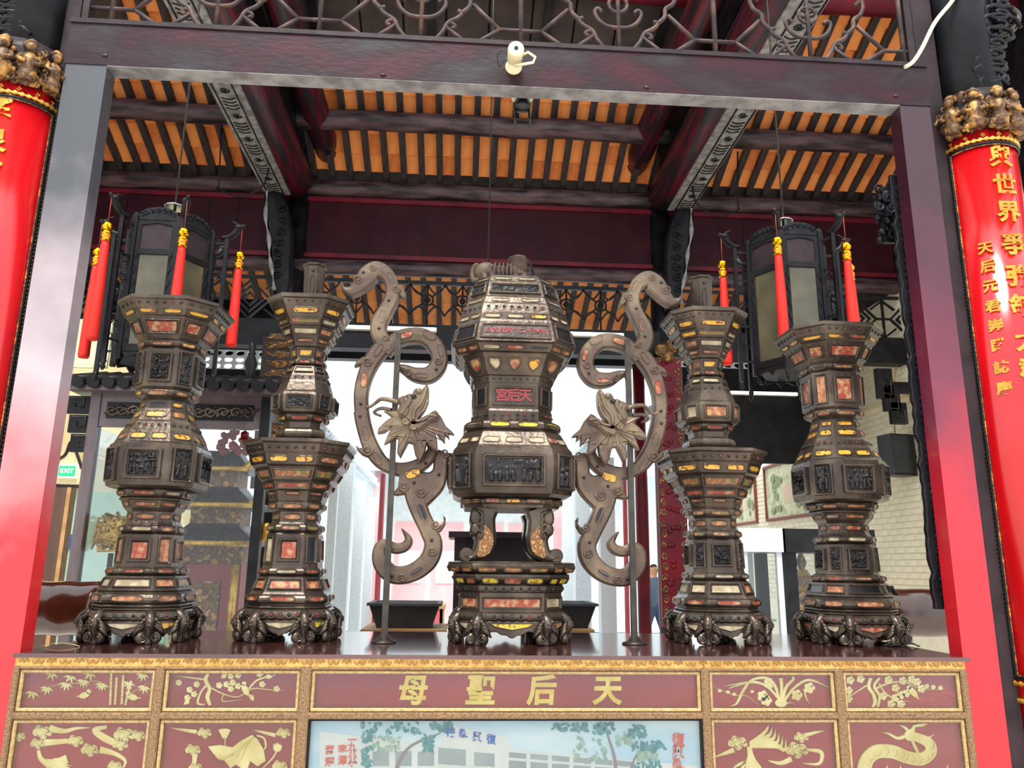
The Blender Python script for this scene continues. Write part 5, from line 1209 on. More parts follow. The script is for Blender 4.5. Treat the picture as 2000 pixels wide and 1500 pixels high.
    for tx, ty in ((1400, 868), (1335, 925), (1270, 975), (1180, 1090), (1130, 1060), (1010, 1060), (950, 1230), (900, 1120), (760, 1020), (690, 1170), (655, 1060), (560, 940), (485, 1000), (540, 880), (420, 830), (470, 760), (520, 570), (1080, 960), (980, 1000), (860, 950), (720, 960)):
        sx, sy = 850+(tx-850)*.28, 745+(ty-745)*.2; tube(b, [f2(sx+(tx-sx)*k/5, sy+(ty-sy)*k/5, 0) for k in range(6)], [.0035, .0042, .004, .0035, .0028, .001], 5)
    part('mane', b, 'dragon_wood', T)
    b = NB(); p = at(1090/3.125*0+882, 890, YD); tube(b, [(xm(p.x)-(.03 if not mir else -.03), YD, p.z), (xm(p.x)+(.05 if not mir else -.05), YD+.01, p.z)], .012, 8); part('pin', b, 'pewter_dark', T)
    # pole
    pb = at(750, 1256, .395); x = xm(pb.x); zt_ = at(764, 650, .395).z
    S_ = thing('support_pole', (x, .395, Z0), label_p, 'pole', 'iron poles propping the dragon handles')
    b = NB(); obox(b, (x, .395, (Z0+zt_)/2+.01), Vector((.0115, 0, 0)), Vector((0, .010, 0)), Vector((0, 0, (zt_-Z0)/2-.01))); part('rod', b, 'iron', S_)
    b = NB(); lathe(b, [(0, .048), (.006, .048), (.012, .03), (.03, .016)], (x, .395, Z0), 24); part('flange', b, 'iron', S_)
dragon(False, 'coiled dragon handle propped beside the censer, next to the red-flower-panel candlestick', 'square iron pole with round flange behind the dragon next to the red-flower candlestick')
dragon(True, 'coiled dragon handle propped beside the censer, next to the cream-panel candlestick', 'square iron pole with round flange behind the dragon next to the cream-panel candlestick')
# ------------------------------------------------------------------ palace lanterns with tassels
b = NB(); R_ = .021
lathe(b, [(-.62, .030), (-.60, .034), (-.3, .0315), (-.03, .024), (0, .022)], (0, 0, 0), 28, 0, True, 0, -.10); fringe_me = mesh_of('fringe', b, 'tassel_red')
b = NB(); lathe(b, [(0, .022), (.005, .026), (.03, .0255), (.06, .026), (.066, .014)], (0, 0, 0), 16); cap_me = mesh_of('collar', b, 'tassel_cap')
b = NB()
for z in (.012, .055): lathe(b, [(z-.009, .0272), (z+.009, .0272)], (0, 0, 0), 16)
band_me = mesh_of('collar_band', b, 'bright_gold')
b = NB(); ball(b, (0, 0, .098), .031, 3); bead_me = mesh_of('bead', b, 'bright_gold', True)
def tassel(P, drop, lab, short=1):
    t = thing('hanging_tassel', P-Vector((0, 0, drop+.13+.62*short)), lab, 'tassel', 'red tassels hung from the lanterns')
    o = P-Vector((0, 0, drop+.13)); inst('fringe', fringe_me, t, o, scale=(1, 1, short))
    c = inst('collar', cap_me, t, o); inst('collar_band', band_me, t, o); inst('bead', bead_me, t, o)
    b = NB(); tube(b, [P, o+Vector((0, 0, .12))], .003, 6); part('cord', b, 'cord_red', t)
def lantern(Xc, Yc, zb, zt, lab, nm, roty, tl):
    t = thing('palace_lantern', (Xc, Yc, zb), lab, 'lantern', 'hexagonal palace lanterns'); s = .27; C0 = Vector((Xc, Yc, 0)); H = zt-zb; zp = zt-.10
    cor = [C0+Vector((s*cos(math.radians(a+roty)), s*sin(math.radians(a+roty)), 0)) for a in (240, 300, 0, 60, 120, 180)]
    up = Vector((0, 0, 1)); lim = []
    for i in range(6):
        p, q = cor[i], cor[(i+1) % 6]; m = (p+q)/2; n = (m-C0).normalized(); ex = (q-p).normalized(); W = (q-p).length
        fn = lambda u, v, d: m+ex*u+up*v-n*d+n*.006
        b = NB(); w2 = W/2-.012; z1 = zp-.2
        plate(b, [[(-w2, zb+.04), (w2, zb+.04), (w2, zp), (-w2, zp)], [(-w2+.035, zb+.09), (w2-.035, zb+.09), (w2-.035, z1-.03), (-w2+.035, z1-.03)], [(-w2+.03, z1+.012), (w2-.03, z1+.012), (w2-.03, zp-.035), (0, zp-.018), (-w2+.03, zp-.035)]], .02, .004, fn)
        for u in (-1, 1):
            for k in range(18): tube(b, [fn(u*(w2-.017)+.008*sin(k*2.2+j), zb+.1+(z1-zb-.15)*k/17+.012*j, -.001) for j in range(4)], .004, 5)
        part('panel_frame', b, 'black_wood', t)
        b = NB(); plate(b, [[(-w2+.03, zb+.085), (w2-.03, zb+.085), (w2-.03, z1-.025), (-w2+.03, z1-.025)]], .004, 0, lambda u, v, d: fn(u, v, d+.008)); part('glass_pane', b, 'lantern_glass', t)
        b = NB(); plate(b, [[(-w2+.025, z1+.005), (w2-.025, z1+.005), (w2-.025, zp-.015), (-w2+.025, zp-.015)]], .004, 0, lambda u, v, d: fn(u, v, d+.008)); part('upper_pane', b, 'dark_wood', t)
        b = NB(); cr = [(-w2, zp), (w2, zp)]+[(w2*cos(a), zp+.03+.065*sin(a)) for a in [k*pi/10 for k in range(1, 10)]]
        plate(b, [cr], .02, .004, fn)
        for k in range(7): a = pi*(k+.5)/7; tube(b, [fn(w2*.8*cos(a)+.02*x, zp+.03+.04*sin(a)+.018*y, -.002) for x, y in spiral(0, 0, 1, 1.4, 10, k)], .004, 5)
        part('crest', b, 'black_wood', t)
        b = NB(); plate(b, [[(-w2, zb+.04), (w2, zb+.04), (w2*.8, zb-.0), (w2*.3, zb+.02), (0, zb-.02), (-w2*.3, zb+.02), (-w2*.8, zb)]], .015, .003, fn); part('skirt', b, 'black_wood', t)
        # corner wing
        o = (p-C0).normalized(); b = NB()
        beam(b, p+up*zb, p+up*(zp+.03), .028, .028, up=Vector((0, 1, 0))); e = p+o*.095
        beam(b, e+up*(zb-.05), e+up*(zp-.0), .024, .024, up=Vector((0, 1, 0)))
        for z in (zb+.1, zb+.35, zp-.25, zp-.04): beam(b, p+up*z, e+up*z, .012, .012)
        lathe(b, [(-.10, .004), (-.08, .018), (-.06, .012), (-.04, .02)], e+up*zb, 10)
        for z in (zb+.2, zb+.5, zb+.62): tube(b, [p+o*(.047+.03*u)+up*(z+.03*v) for u, v in spiral(0, 0, 1, 1.3, 10)], .005, 5)
        part('corner_wing', b, 'black_wood', t)
        b = NB(); pts = cat([tuple(p+o*x+up*(zp+z)) for x, z in ((.06, .0), (.10, .005), (.135, .03), (.16, .07))], 5); tube(b, pts, [.014+.012*k/15 for k in range(16)], 8); hd_ = p+o*.16+up*(zp+.075)
        ball(b, hd_, .03, 2, 0, (1, 1, .8)); tube(b, [hd_, hd_+o*.045+up*.02], [.02, .008], 8); tube(b, [hd_+up*.02, hd_-o*.05+up*.05], [.012, .003], 6)
        part('dragon_arm', b, 'black_wood', t); lim.append(p+o*.185+up*(zp+.07))
    b = NB(); lathe(b, [(zb+.02, s*.86), (zb+.05, s*.86)], C0, 6, 0, False, math.radians(roty)); part('floor_board', b, 'black_wood', t)
    b = NB(); ball(b, C0+up*(zb+.42), .035, 2, 0, (1, 1, 1.2)); part('bulb', b, 'tube_light', t)
    b = NB(); lathe(b, [(zp-.02, s*.8), (zp+.02, s*.5), (zp+.06, .05)], C0, 6, 0, False, math.radians(roty)); part('roof_cap', b, 'black_wood', t)
    b = NB(); tube(b, [C0+up*(zp+.05), C0+up*(zt+.14)], .01, 8); tube(b, [C0+up*(zt+.14), C0+up*zr(Yc if Yc > RID else RID)], .007, 6); part('hanging_rod', b, 'iron', t)
    b = NB(); lathe(b, [(zt+.10, .065), (zt+.108, .07), (zt+.115, .05), (zt+.13, .02)], C0, 24); part('steel_disc', b, 'steel', t)
    for k, (P, dr) in enumerate(zip(lim, (.16, .18, .16, .16, .16, .17))):
        if k in tl: tassel(P, dr, 'red tassel with gold bead hung '+tl[k], 1 if k != 2 else .85)
    tassel(C0+Vector((.15, .1, zb+.02)), .03, 'small red tassel under the floor of the '+nm, .12)
zt1, zb1 = at(308, 402, 1.96).z, at(308, 700, 1.96).z
X1 = at(296, 540, 1.97).x; X2 = at(1569, 560, 1.97).x
lantern(X1, 2.2, zb1, zt1, 'black carved hexagonal lantern with mottled glass beside the grey post', 'mottled lantern', 0, {0: 'on the mottled lantern, overlapping a second tassel', 1: 'in front of the glass of the mottled lantern', 2: 'between the mottled lantern and the carved bracket', 5: 'behind another tassel by the grey post'})
zt2, zb2 = at(1569, 432, 1.96).z, at(1569, 720, 1.96).z
lantern(X2, 2.2, zb2, zt2, 'black carved hexagonal lantern with a bulb glowing through its glass by the maroon post', 'bulb-lit lantern', 0, {0: 'beside the bulb-lit glass on the candlestick side', 1: 'beside the bulb-lit glass on the maroon post side', 2: 'between the bulb-lit lantern and the cream wall', 5: 'just above the rim of the cream-panel candlestick'})

# ------------------------------------------------------------------ cameras and cables on the lintel
p = at(1003, 132, .046); t = thing('security_camera', p, 'cream bullet security camera mounted on the dark lintel', 'camera')
b = NB(); m = Matrix.Translation(p) @ Matrix.Rotation(pi/2, 4, 'X'); tb = NB(); lathe(tb, [(0, .034), (.006, .034), (.014, .02), (.03, .018)], (0, 0, 0), 20); bmesh.ops.transform(tb, matrix=m, verts=tb.verts); me = bpy.data.meshes.new('x'); tb.to_mesh(me); tb.free(); b.from_mesh(me)
tube(b, [p+Vector((0, -.02, 0)), p+Vector((0, -.035, .03)), p+Vector((0, -.03, .045))], .013, 10); part('mount', b, 'cream_plastic', t)
c = at(1007, 103, -.04); d_ = Vector((0, -1, -.18)).normalized()
b = NB(); tube(b, [c-d_*.07, c-d_*.06, c+d_*.03, c+d_*.035], [.026, .030, .032, .028], 20); part('housing', b, 'cream_plastic', t)
b = NB(); tube(b, [c+d_*.034, c+d_*.038], [.024, .023], 20); part('face_plate', b, 'white_plastic', t); b = NB(); tube(b, [c+d_*.037, c+d_*.041], [.009, .008], 14); part('lens', b, 'dark_glass', t)
b = NB(); tube(b, [c+Vector((.02, .02, -.0)), c+Vector((.05, .0, .005)), c+Vector((.078, 0, -.015)), c+Vector((.07, 0, -.04)), c+Vector((.03, 0, -.05)), c+Vector((0, .02, -.045))], .0055, 8); part('cable_loop', b, 'cream_plastic', t)
b = NB(); tube(b, cat([tuple(c+Vector(v)) for v in ((-.02, .03, .0), (-.05, .03, .03), (-.07, .04, .01), (-.06, .05, -.03), (-.04, .05, .0))], 5), .0025, 5); part('wire', b, 'black_plastic', t)
p = at(1020, 205, .2); t = thing('hanging_spotlight', (p.x, .2, p.z-.1), 'black camera fitting seen just under the lintel behind it', 'camera')
b = NB(); tube(b, [p+Vector((0, -.08, .06)), p+Vector((0, 0, .03))], .008, 6); ball(b, p, .036, 3); part('dome', b, 'black_plastic', t)
b = NB(); lathe(b, [(.03, .046), (.038, .048), (.042, .03)], p, 20); part('collar', b, 'cream_plastic', t)
b = NB(); tube(b, [p+Vector((-.03, 0, -.02)), p+Vector((-.03, 0, -.1))], .006, 6); tube(b, [p+Vector((.03, 0, -.02)), p+Vector((.035, 0, -.1))], .006, 6); part('arms', b, 'black_plastic', t)
b = NB(); tube(b, cat([tuple(at(x, y, .0)) for x, y in ((1880, -30), (1858, 4), (1826, 44), (1802, 92), (1784, 120), (1768, 131))], 6), .0085, 8); solo('cable', b, 'cream_plastic', 'thick cream cable curving down to the lintel end', 'cable')
b = NB(); q = at(960, 195, 2.6); tube(b, [(q.x, 2.6, zr(RID)-.2), (q.x, 2.6, at(960, 520, 2.6).z)], .006, 6); solo('hanging_wire', b, 'black_plastic', 'thin black wire hanging down behind the censer lid', 'wire')
# carved fret strip and bracket behind the maroon post
t = thing('fretwork_strip', (1.6, .14, Z0), 'black carved fretwork strip hanging down beside the maroon post', 'carving')
xs = 1.80; pts = []; rnd = random.Random(3); zlo, zhi = at(1838, 1190, .14).z, at(1745, 340, .14).z; n = 60
xl = [at(1745+(1838-1745)*k/n, 340+(1190-340)*k/n, .14) for k in range(n+1)]
o = [(xl[k].x-.008-.016*rnd.random(), xl[k].z) for k in range(n+1)]+[(xl[k].x+.075, xl[k].z) for k in range(n, -1, -1)]
b = NB(); plate(b, [o], .02, .004, lambda u, v, d: Vector((u, .14+d, v))); part('board', b, 'black_wood', t)
b = NB()
for k in range(2, n-1): tube(b, [(xl[k].x+.02+.02*u, .137, xl[k].z+.016*v) for u, v in spiral(0, 0, 1, 1.3, 9, k)], .004, 5)
part('scroll_relief', b, 'black_wood', t)
p = at(1732, 430, .2); t = thing('carved_cluster', (p.x, .2, p.z-.3), 'black carved figure cluster high beside the maroon post', 'carving'); b = NB()
for k in range(60):
    q = Vector((p.x+rnd.uniform(-.04, .07), .2+rnd.uniform(-.03, .03), p.z+rnd.uniform(-.1, .14)))
    if k % 3: ball(b, q, rnd.uniform(.008, .02), 1)
    else: tube(b, [q+Vector((.025*u, -.03, .025*v)) for u, v in spiral(0, 0, 1, 1.3, 9, k)], .007, 5)
box(b, p.x-.02, p.x+.1, .2, .22, p.z-.1, p.z+.12); part('figures', b, 'black_wood', t)
def stepped(px, py, Y, w_, h_, lab, s=1):
    p = at(px, py, Y); t = thing('stepped_bracket', (p.x, Y, p.z-h_), lab, 'bracket')
    for k in range(3):
        b = NB(); x0 = p.x+s*w_*.22*k; box(b, min(x0, x0+s*w_*.6), max(x0, x0+s*w_*.6), Y, Y+.08, p.z-h_*(.5+.22*k), p.z-h_*.3*k+.02); part('block', b, 'black_wood', t)
        b = NB(); tube(b, [(x0+s*w_*(.3+.2*u), Y-.004, p.z-h_*(.3+.26*k)+h_*.12*v) for u, v in ((-1, -1), (1, -1), (1, 1), (-.4, 1), (-.4, 0), (.4, 0))], .008, 4); part('fret', b, 'pewter_dark', t)
    b = NB(); box(b, p.x+w_*.3, 5.75, Y+.02, Y+.08, p.z-h_*.4, p.z-h_*.2); part('wall_arm', b, 'black_wood', t)
stepped(1712, 722, 6.7, .34, .75, 'black stepped bracket hanging by the cream wall next to a tassel tip')

# ------------------------------------------------------------------ display cabinets
YB = 3.0
def Q(px, py, Y=YB): return at(px, py, Y)
x0, x1 = Q(178, 900).x, Q(520, 900).x; x0 = Q(172, 820).x; zt = Q(340, 772).z; zfr = Q(340, 835).z
t = thing('display_cabinet', ((x0+x1)/2, YB+.5, 0), 'tall dark glass display cabinet with carved frieze and tiled roof cornice', 'cabinet')
for xa, xb, mt in ((x0, x0+.07, 'cabinet_wood'), (x1-.07, x1, 'black_wood')):
    for ya in (YB, YB+.93): b = NB(); box(b, xa, xb, ya, ya+.07, .0, zt); part('post', b, mt, t)
b = NB(); box(b, x0, x1, YB, YB+1.0, 0, 1.1); part('plinth', b, 'cabinet_wood', t)
b = NB(); box(b, x0+.07, x1-.07, YB+.01, YB+.06, zfr, zt); fz = part('frieze', b, 'cabinet_wood', t)
for xa, xb in ((x0+.12, x0+.52), (x1-.55, x1-.12)):
    b = NB(); box(b, xa, xb, YB-.0, YB+.012, zfr+.06, zt-.06); part('carved_inset', b, 'black_wood', fz); b = NB()
    for k in range(5): xx = xa+.04+(xb-xa-.08)*k/4; tube(b, [(xx+.05*u, YB-.004, (zfr+zt)/2+.045*v) for u, v in spiral(0, 0, 1, 1.3, 12, k*2, 1 if k % 2 else -1)], .010, 6); tube(b, cat([(xx-.05, YB-.004, zfr+.09), (xx, YB-.004, (zfr+zt)/2), (xx+.08, YB-.004, zt-.09)], 5), .009, 6)
    part('scroll_carving', b, 'pewter', fz)
b = NB(); box(b, x0-.12, x1+.12, YB-.12, YB+1.1, zt, zt+.04); part('cornice', b, 'cabinet_wood', t)
for k in range(16):
    b = NB(); xx = x0-.14+(x1-x0+.28)*k/15; tube(b, [(xx, YB-.16, zt+.05), (xx, YB+.5, zt+.24)], .045, 8); part('roof_tile', b, 'black_wood', t)
b = NB(); box(b, x0-.15, x1+.15, YB-.1, YB+1.05, zt+.03, zt+.08); xm_ = x1-.2; lathe(b, [(zt+.1, .05), (zt+.2, .03), (zt+.28, .05), (zt+.36, .02), (zt+.42, .03), (zt+.46, .005)], (xm_, YB+.1, 0), 10); part('roof_finial', b, 'black_wood', t)
b = NB(); box(b, x0+.07, x1-.07, YB+.03, YB+.036, 1.1, zfr); part('glass_pane', b, 'cabinet_glass', t)
b = NB(); box(b, x0+.03, x0+.036, YB+.07, YB+.93, 1.1, zfr); part('side_glass', b, 'cabinet_glass', t)
for k in range(3):
    b = NB(); zz_ = zt-.02-.14*k; box(b, x0-.17+.03*k, x0, YB+.01, YB+.05, zz_-.13, zz_); part('fret_bracket', b, 'black_wood', t)
    b = NB(); tube(b, [(x0-.15+.03*k+u, YB+.006, zz_-.065+v) for u, v in ((0, .05), (.1, .05), (.1, -.02), (.04, -.02), (.04, .015))], .008, 4); part('fret_line', b, 'pewter_dark', t)
# gilded miniature pagoda inside the cabinet
p = Q(420, 1100, 3.45); X = p.x; t = thing('pagoda_model', (X, 3.5, 1.1), 'red and gold miniature pagoda shrine inside the roofed display cabinet', 'model')
zz_ = 1.1; b = NB(); box(b, X-.24, X+.24, 3.3, 3.7, zz_, zz_+.62); part('body', b, 'shrine_red', t)
b = NB(); box(b, X-.1, X+.1, 3.285, 3.3, zz_, zz_+.5); part('lattice_door', b, 'old_gilt', t)
for sx in (-1, 1): b = NB(); lathe(b, [(zz_, .03), (zz_+.62, .03)], (X+sx*.2, 3.28, 0), 10); part('pillar', b, 'gilt', t)
for k, (z, w_) in enumerate(((zz_+.62, .36), (zz_+.9, .30), (zz_+1.18, .22))):
    b = NB(); box(b, X-w_*.62, X+w_*.62, 3.35, 3.65, z, z+.16); part('storey', b, 'old_gilt', t)
    b = NB(); lathe(b, [(z+.14, w_*1.5), (z+.17, w_*1.45), (z+.24, w_*.9), (z+.3, w_*.7)], (X, 3.5, 0), 4, 0, False, pi/4); part('roof', b, 'pewter_dark', t)
    b = NB()
    for j in range(9): tube(b, [(X+w_*(-.96+.24*j), 3.5-w_*1.04, z+.165), (X+w_*(-.6+.15*j), 3.5-w_*.6, z+.25)], .012, 6)
    part('roof_ribs', b, 'pewter_dark', t)
    b = NB(); tube(b, [(X-w_*1.05, 3.5-w_*1.06, z+.15), (X+w_*1.05, 3.5-w_*1.06, z+.15)], .02, 8)
    for sx in (-1, 1): tube(b, cat([(X+sx*w_, 3.5-w_*1.02, z+.16), (X+sx*w_*1.2, 3.5-w_*1.1, z+.2), (X+sx*w_*1.25, 3.5-w_*1.12, z+.3)], 4), [.03]*8+[.01], 8)
    part('gilt_eave', b, 'gilt', t)
b = NB()
for k in range(24): ball(b, (X+random.uniform(-.02, .22), 3.3, zz_+1.5+random.uniform(-.05, .12)), random.uniform(.02, .04), 1)
part('red_crest', b, 'shrine_red', t)
p = Q(222, 1040, 3.3); t = thing('gilt_ornament', (p.x, 3.3, 1.1), 'gold carved cloud ornament inside the roofed display cabinet', 'ornament'); b = NB()
tube(b, [(p.x, 3.3, 1.1), (p.x, 3.3, p.z-.15)], .02, 8); part('stand', b, 'dark_wood', t); b = NB()
for k in range(26): tube(b, [(p.x+random.uniform(-.11, .13)+.05*u, 3.28+random.uniform(-.03, .03), p.z+random.uniform(-.12, .12)+.04*v) for u, v in spiral(0, 0, 1, 1.3, 9, k)], .012, 6)
part('scrollwork', b, 'gilt', t)
# cabinets by the brick wall
YG = 4.6; xa, xb = Q(1450, 1100, YG).x, Q(1528, 1100, YG).x; zt = Q(1500, 1032, YG).z
t = thing('glass_case', ((xa+xb)/2, YG+.4, 0), 'white framed glass case standing by the brick wall', 'cabinet')
b = NB(); box(b, xa, xb, YG, YG+.8, 0, .9); part('plinth', b, 'cabinet_white', t); b = NB(); box(b, xa-.03, xb+.03, YG-.03, YG+.83, zt-.22, zt); part('cornice', b, 'cabinet_white', t)
for x in (xa, xb-.05):
    for y in (YG, YG+.75): b = NB(); box(b, x, x+.05, y, y+.05, .9, zt-.22); part('post', b, 'cabinet_white', t)
b = NB(); box(b, xa+.05, xb-.05, YG+.02, YG+.026, .9, zt-.22); part('glass_pane', b, 'cabinet_glass', t)
b = NB(); box(b, xa+.05, xb-.05, YG+.1, YG+.7, 1.25, 1.27); part('shelf', b, 'green_tile', t)
xc, xd = xb+.03, Q(1705, 1100, YG).x
t = thing('glass_case', ((xc+xd)/2, YG+.4, 0), 'black framed glass case holding a small gilt pagoda by the brick wall', 'cabinet')
b = NB(); box(b, xc, xd, YG, YG+.8, 0, .9); part('plinth', b, 'black_wood', t); b = NB(); box(b, xc-.02, xd+.03, YG-.03, YG+.83, zt-.22, zt); part('cornice', b, 'black_wood', t)
for x in (xc, xd-.09):
    for y in (YG, YG+.71): b = NB(); box(b, x, x+.11, y, y+.09, .9, zt-.22); part('post', b, 'black_wood', t)
b = NB(); box(b, xc+.1, xd-.09, YG+.03, YG+.036, .9, zt-.22); part('glass_pane', b, 'cabinet_glass', t)
p = Q(1572, 1200, 5.0); t = thing('pagoda_model', (p.x, 5.0, .9), 'small spired gilt pagoda inside the black framed glass case', 'model')
for k, (z, w_, h_) in enumerate(((.9, .14, .5), (1.42, .11, .12), (1.56, .07, .12))):
    b = NB(); box(b, p.x-w_, p.x+w_, 5-w_, 5+w_, z, z+h_*.8); part('storey', b, 'old_gilt' if k else 'shrine_red', t)
    b = NB(); lathe(b, [(z+h_*.8, w_*1.7), (z+h_*.9, w_*1.3), (z+h_+.05, w_*.7)], (p.x, 5, 0), 4, 0, False, pi/4); part('roof', b, 'gilt', t)
for dx in (0, -.13):
    b = NB(); lathe(b, [(1.68, .05), (1.74, .03), (1.8, .055), (1.9, .012), (2.1+dx*.2, .003)], (p.x+dx, 5, 0), 10); part('spire', b, 'old_gilt', t)
for sx in (-1, 1): b = NB(); box(b, p.x+sx*.15-.012, p.x+sx*.15+.012, 4.83, 4.855, .9, 1.4); part('pillar', b, 'gilt', t)
# dark altar stand, planter tubs on a plank behind the altar
p0, p1 = at(888, 1050, 1.25), at(1052, 1050, 1.25)
t = thing('dark_stand', ((p0.x+p1.x)/2, 1.4, 0), 'dark open wooden stand right behind the censer', 'stand')
for x in (p0.x, p1.x-.06):
    for y in (1.25, 1.55): b = NB(); box(b, x, x+.06, y, y+.06, 0, p0.z); part('post', b, 'dark_wood', t)
b = NB(); box(b, p0.x-.03, p1.x+.03, 1.22, 1.64, p0.z, p0.z+.03); part('top', b, 'dark_wood', t); b = NB(); box(b, p0.x+.06, p1.x-.06, 1.26, 1.3, p0.z-.16, p0.z); part('apron', b, 'dark_wood', t)
b = NB(); box(b, p0.x+.06, p1.x-.06, 1.26, 1.3, 1.2, 1.34); part('lower_rail', b, 'dark_wood', t)
for px0, px1, plab, tlab in ((705, 872, 'pale plank shelf behind the altar under the wide planter tub', 'wide black planter tub behind the pole next to the red-flower candlestick'), (1060, 1160, 'pale plank shelf behind the altar under the half-hidden planter tub', 'black planter tub half hidden behind the censer stand')):
    a, c = at(px0, 1229, 1.1), at(px1, 1229, 1.1); zt = a.z
    t = thing('plank_shelf', ((a.x+c.x)/2, 1.25, 0), plab, 'shelf'); b = NB(); box(b, a.x, c.x, 1.08, 1.5, zt-.02, zt); part('plank', b, 'plank', t)
    for x in (a.x+.03, c.x-.08): b = NB(); box(b, x, x+.05, 1.12, 1.46, 0, zt-.02); part('trestle', b, 'dark_wood', t)
    b = NB(); cx = (at(793 if px0 < 900 else 1090, 1200, 1.28).x); w0, w1, h_ = .13, .165, .105
    def ring(wx, wy, z): return [b.verts.new((cx+sx*wx, 1.28+sy*wy, z)) for sx, sy in ((-1, -1), (1, -1), (1, 1), (-1, 1))]
    R4 = [ring(w0, .11, zt), ring(w1, .15, zt+h_), ring(w1+.012, .16, zt+h_), ring(w1+.012, .16, zt+h_+.012), ring(w1-.012, .14, zt+h_+.012), ring(w0-.012, .1, zt+.02)]
    b.faces.new(R4[0][::-1]); b.faces.new(R4[-1])
    for r0, r1 in zip(R4, R4[1:]):
        for i in range(4): b.faces.new((r0[i], r0[(i+1) % 4], r1[(i+1) % 4], r1[i]))
    solo('planter_tub', b, 'tub_dark', tlab, 'tub')
# polished logs lying at both ends of the altar top
for (px, py, s, lab) in ((128, 1222, -1, 'polished dark brown log lying on the altar beside the grey post'), (1812, 1230, 1, 'polished brown log on the altar beside the maroon post and loose wires')):
    r = .105; Y = .62 if s < 0 else .76; x_in = at(195, 1225, Y).x if s < 0 else 1.46; x_out = -1.95 if s < 0 else 2.04; n = 14; b = NB(); xs = [x_in+(x_out-x_in)*k/n for k in range(n+1)]
    tube(b, [(x_in-s*.01, Y, Z0+r)]+[(x, Y, Z0+r) for x in xs], [r*.7]+[r*(1+.015*sin(k*1.3)) for k in range(n+1)], 28); solo('polished_log', b, 'log_brown', lab, 'log')
b = NB(); rnd = random.Random(6)
for k in range(4): tube(b, cat([(1.50+.03*j+rnd.uniform(-.01, .01), .33+.025*k+rnd.uniform(-.02, .02), Z0+.003+(.012*(j % 2) if 0 < j < 4 else 0)+(.035 if j == 4 and k > 1 else 0)) for j in range(5)], 5), .0024, 5)
solo('loose_wires', b, 'cable_dark', 'tangle of thin dark wires lying by the vase with the empty panel', 'wire', kind='stuff')
b = NB(); tube(b, cat([tuple(at(x, y, .7)) for x, y in ((1728, 1145), (1742, 1150), (1752, 1165), (1756, 1195), (1757, 1230))], 6), [.010+.004*sin(k*1.4) for k in range(25)], 6)
solo('twisted_twig', b, 'dark_wood', 'twisted dark twig curling behind the vase with the empty panel', 'twig')
b = NB(); tube(b, cat([(p.x, p.y, Z0+.002+.01*k*(5-k)/6) for k, p in enumerate([at(x, y, .2) for x, y in ((78, 1266), (95, 1262), (110, 1261), (125, 1263), (140, 1267), (155, 1270))])], 5), .0009, 4); solo('thin_wire', b, 'plaster_wall', 'fine pale wire end lying in front of the dark brown log', 'wire')

# ------------------------------------------------------------------ side bay: exit sign, green wall, door leaf
YE_ = 5.33; p = at(131, 920, YE_); sg = thing('exit_sign', (p.x, YE_, p.z-.08), 'green EXIT sign with white letters on the carved arch', 'sign')
hw, hh = 18/ppm(p), 13/ppm(p)
b = NB(); box(b, p.x-hw, p.x+hw, YE_, YE_+.03, p.z-hh, p.z+hh); part('case', b, 'exit_white', sg); b = NB(); box(b, p.x-hw*.88, p.x+hw*.88, YE_-.004, YE_, p.z-hh*.78, p.z+hh*.78); part('green_field', b, 'exit_green', sg)
b = NB(); text_bm(b, 'EXIT', hh*.95, lambda u, v, d: Vector((p.x+u, YE_-.008+d, p.z+v)), .003, .02); part('lettering', b, 'exit_white', sg)
t = thing('carved_arch', (p.x, YE_+.03, p.z-.15), 'ochre carved wooden arch board behind the exit sign', 'arch')
a = [at(x, y, YE_+.03) for x, y in ((100, 945), (160, 950), (160, 915), (152, 890), (140, 862), (128, 888), (108, 900), (98, 910))]
b = NB(); plate(b, [[(q.x, q.z) for q in a]], .04, .006, lambda u, v, d: Vector((u, YE_+.03+d, v))); part('arch_board', b, 'plaster_wall', t)
b = NB(); tube(b, cat([(q.x, YE_+.025, q.z) for q in a[2:]], 5), .015, 6); part('arch_rim', b, 'dark_wood', t); b = NB(); q = at(128, 946, YE_); box(b, q.x-.12, q.x+.12, YE_, YE_+.1, q.z-.03, q.z); part('shelf_rail', b, 'dark_wood', t)
b = NB(); xa, xb = at(60, 1050, 5.4).x, at(240, 1050, 5.4).x; zg = at(120, 960, 5.4).z; wb = thing('wall_back', ((xa+xb)/2, 5.4, 0), 'wall of the side bay, pale green tiles below and ochre plaster above', kind='structure'); box(b, xa-.6, xb+.5, 5.4, 5.5, 0, zg); part('green_tiles', b, 'green_tile', wb); b = NB(); box(b, xa-.6, xb+.5, 5.4, 5.5, zg, 3.9); part('plaster', b, 'plaster_wall', wb)
b = NB(); p = at(125, 1058, 5.38); w_ = 14/ppm(p); box(b, p.x-w_, p.x+w_, 5.385, 5.4, p.z-w_, p.z+w_); sgn = thing('blue_sign', (p.x, 5.39, p.z-w_), 'small blue sign with a white mark on the green tiled wall', 'sign'); part('plate', b, 'blue_sign', sgn)
b = NB(); tube(b, [(p.x+.05, 5.38, p.z+w_*.6), (p.x, 5.38, p.z+w_*.2), (p.x+.05, 5.38, p.z-w_*.1), (p.x-.02, 5.38, p.z-w_*.6)], .012, 6); part('white_mark', b, 'white_plastic', sgn)
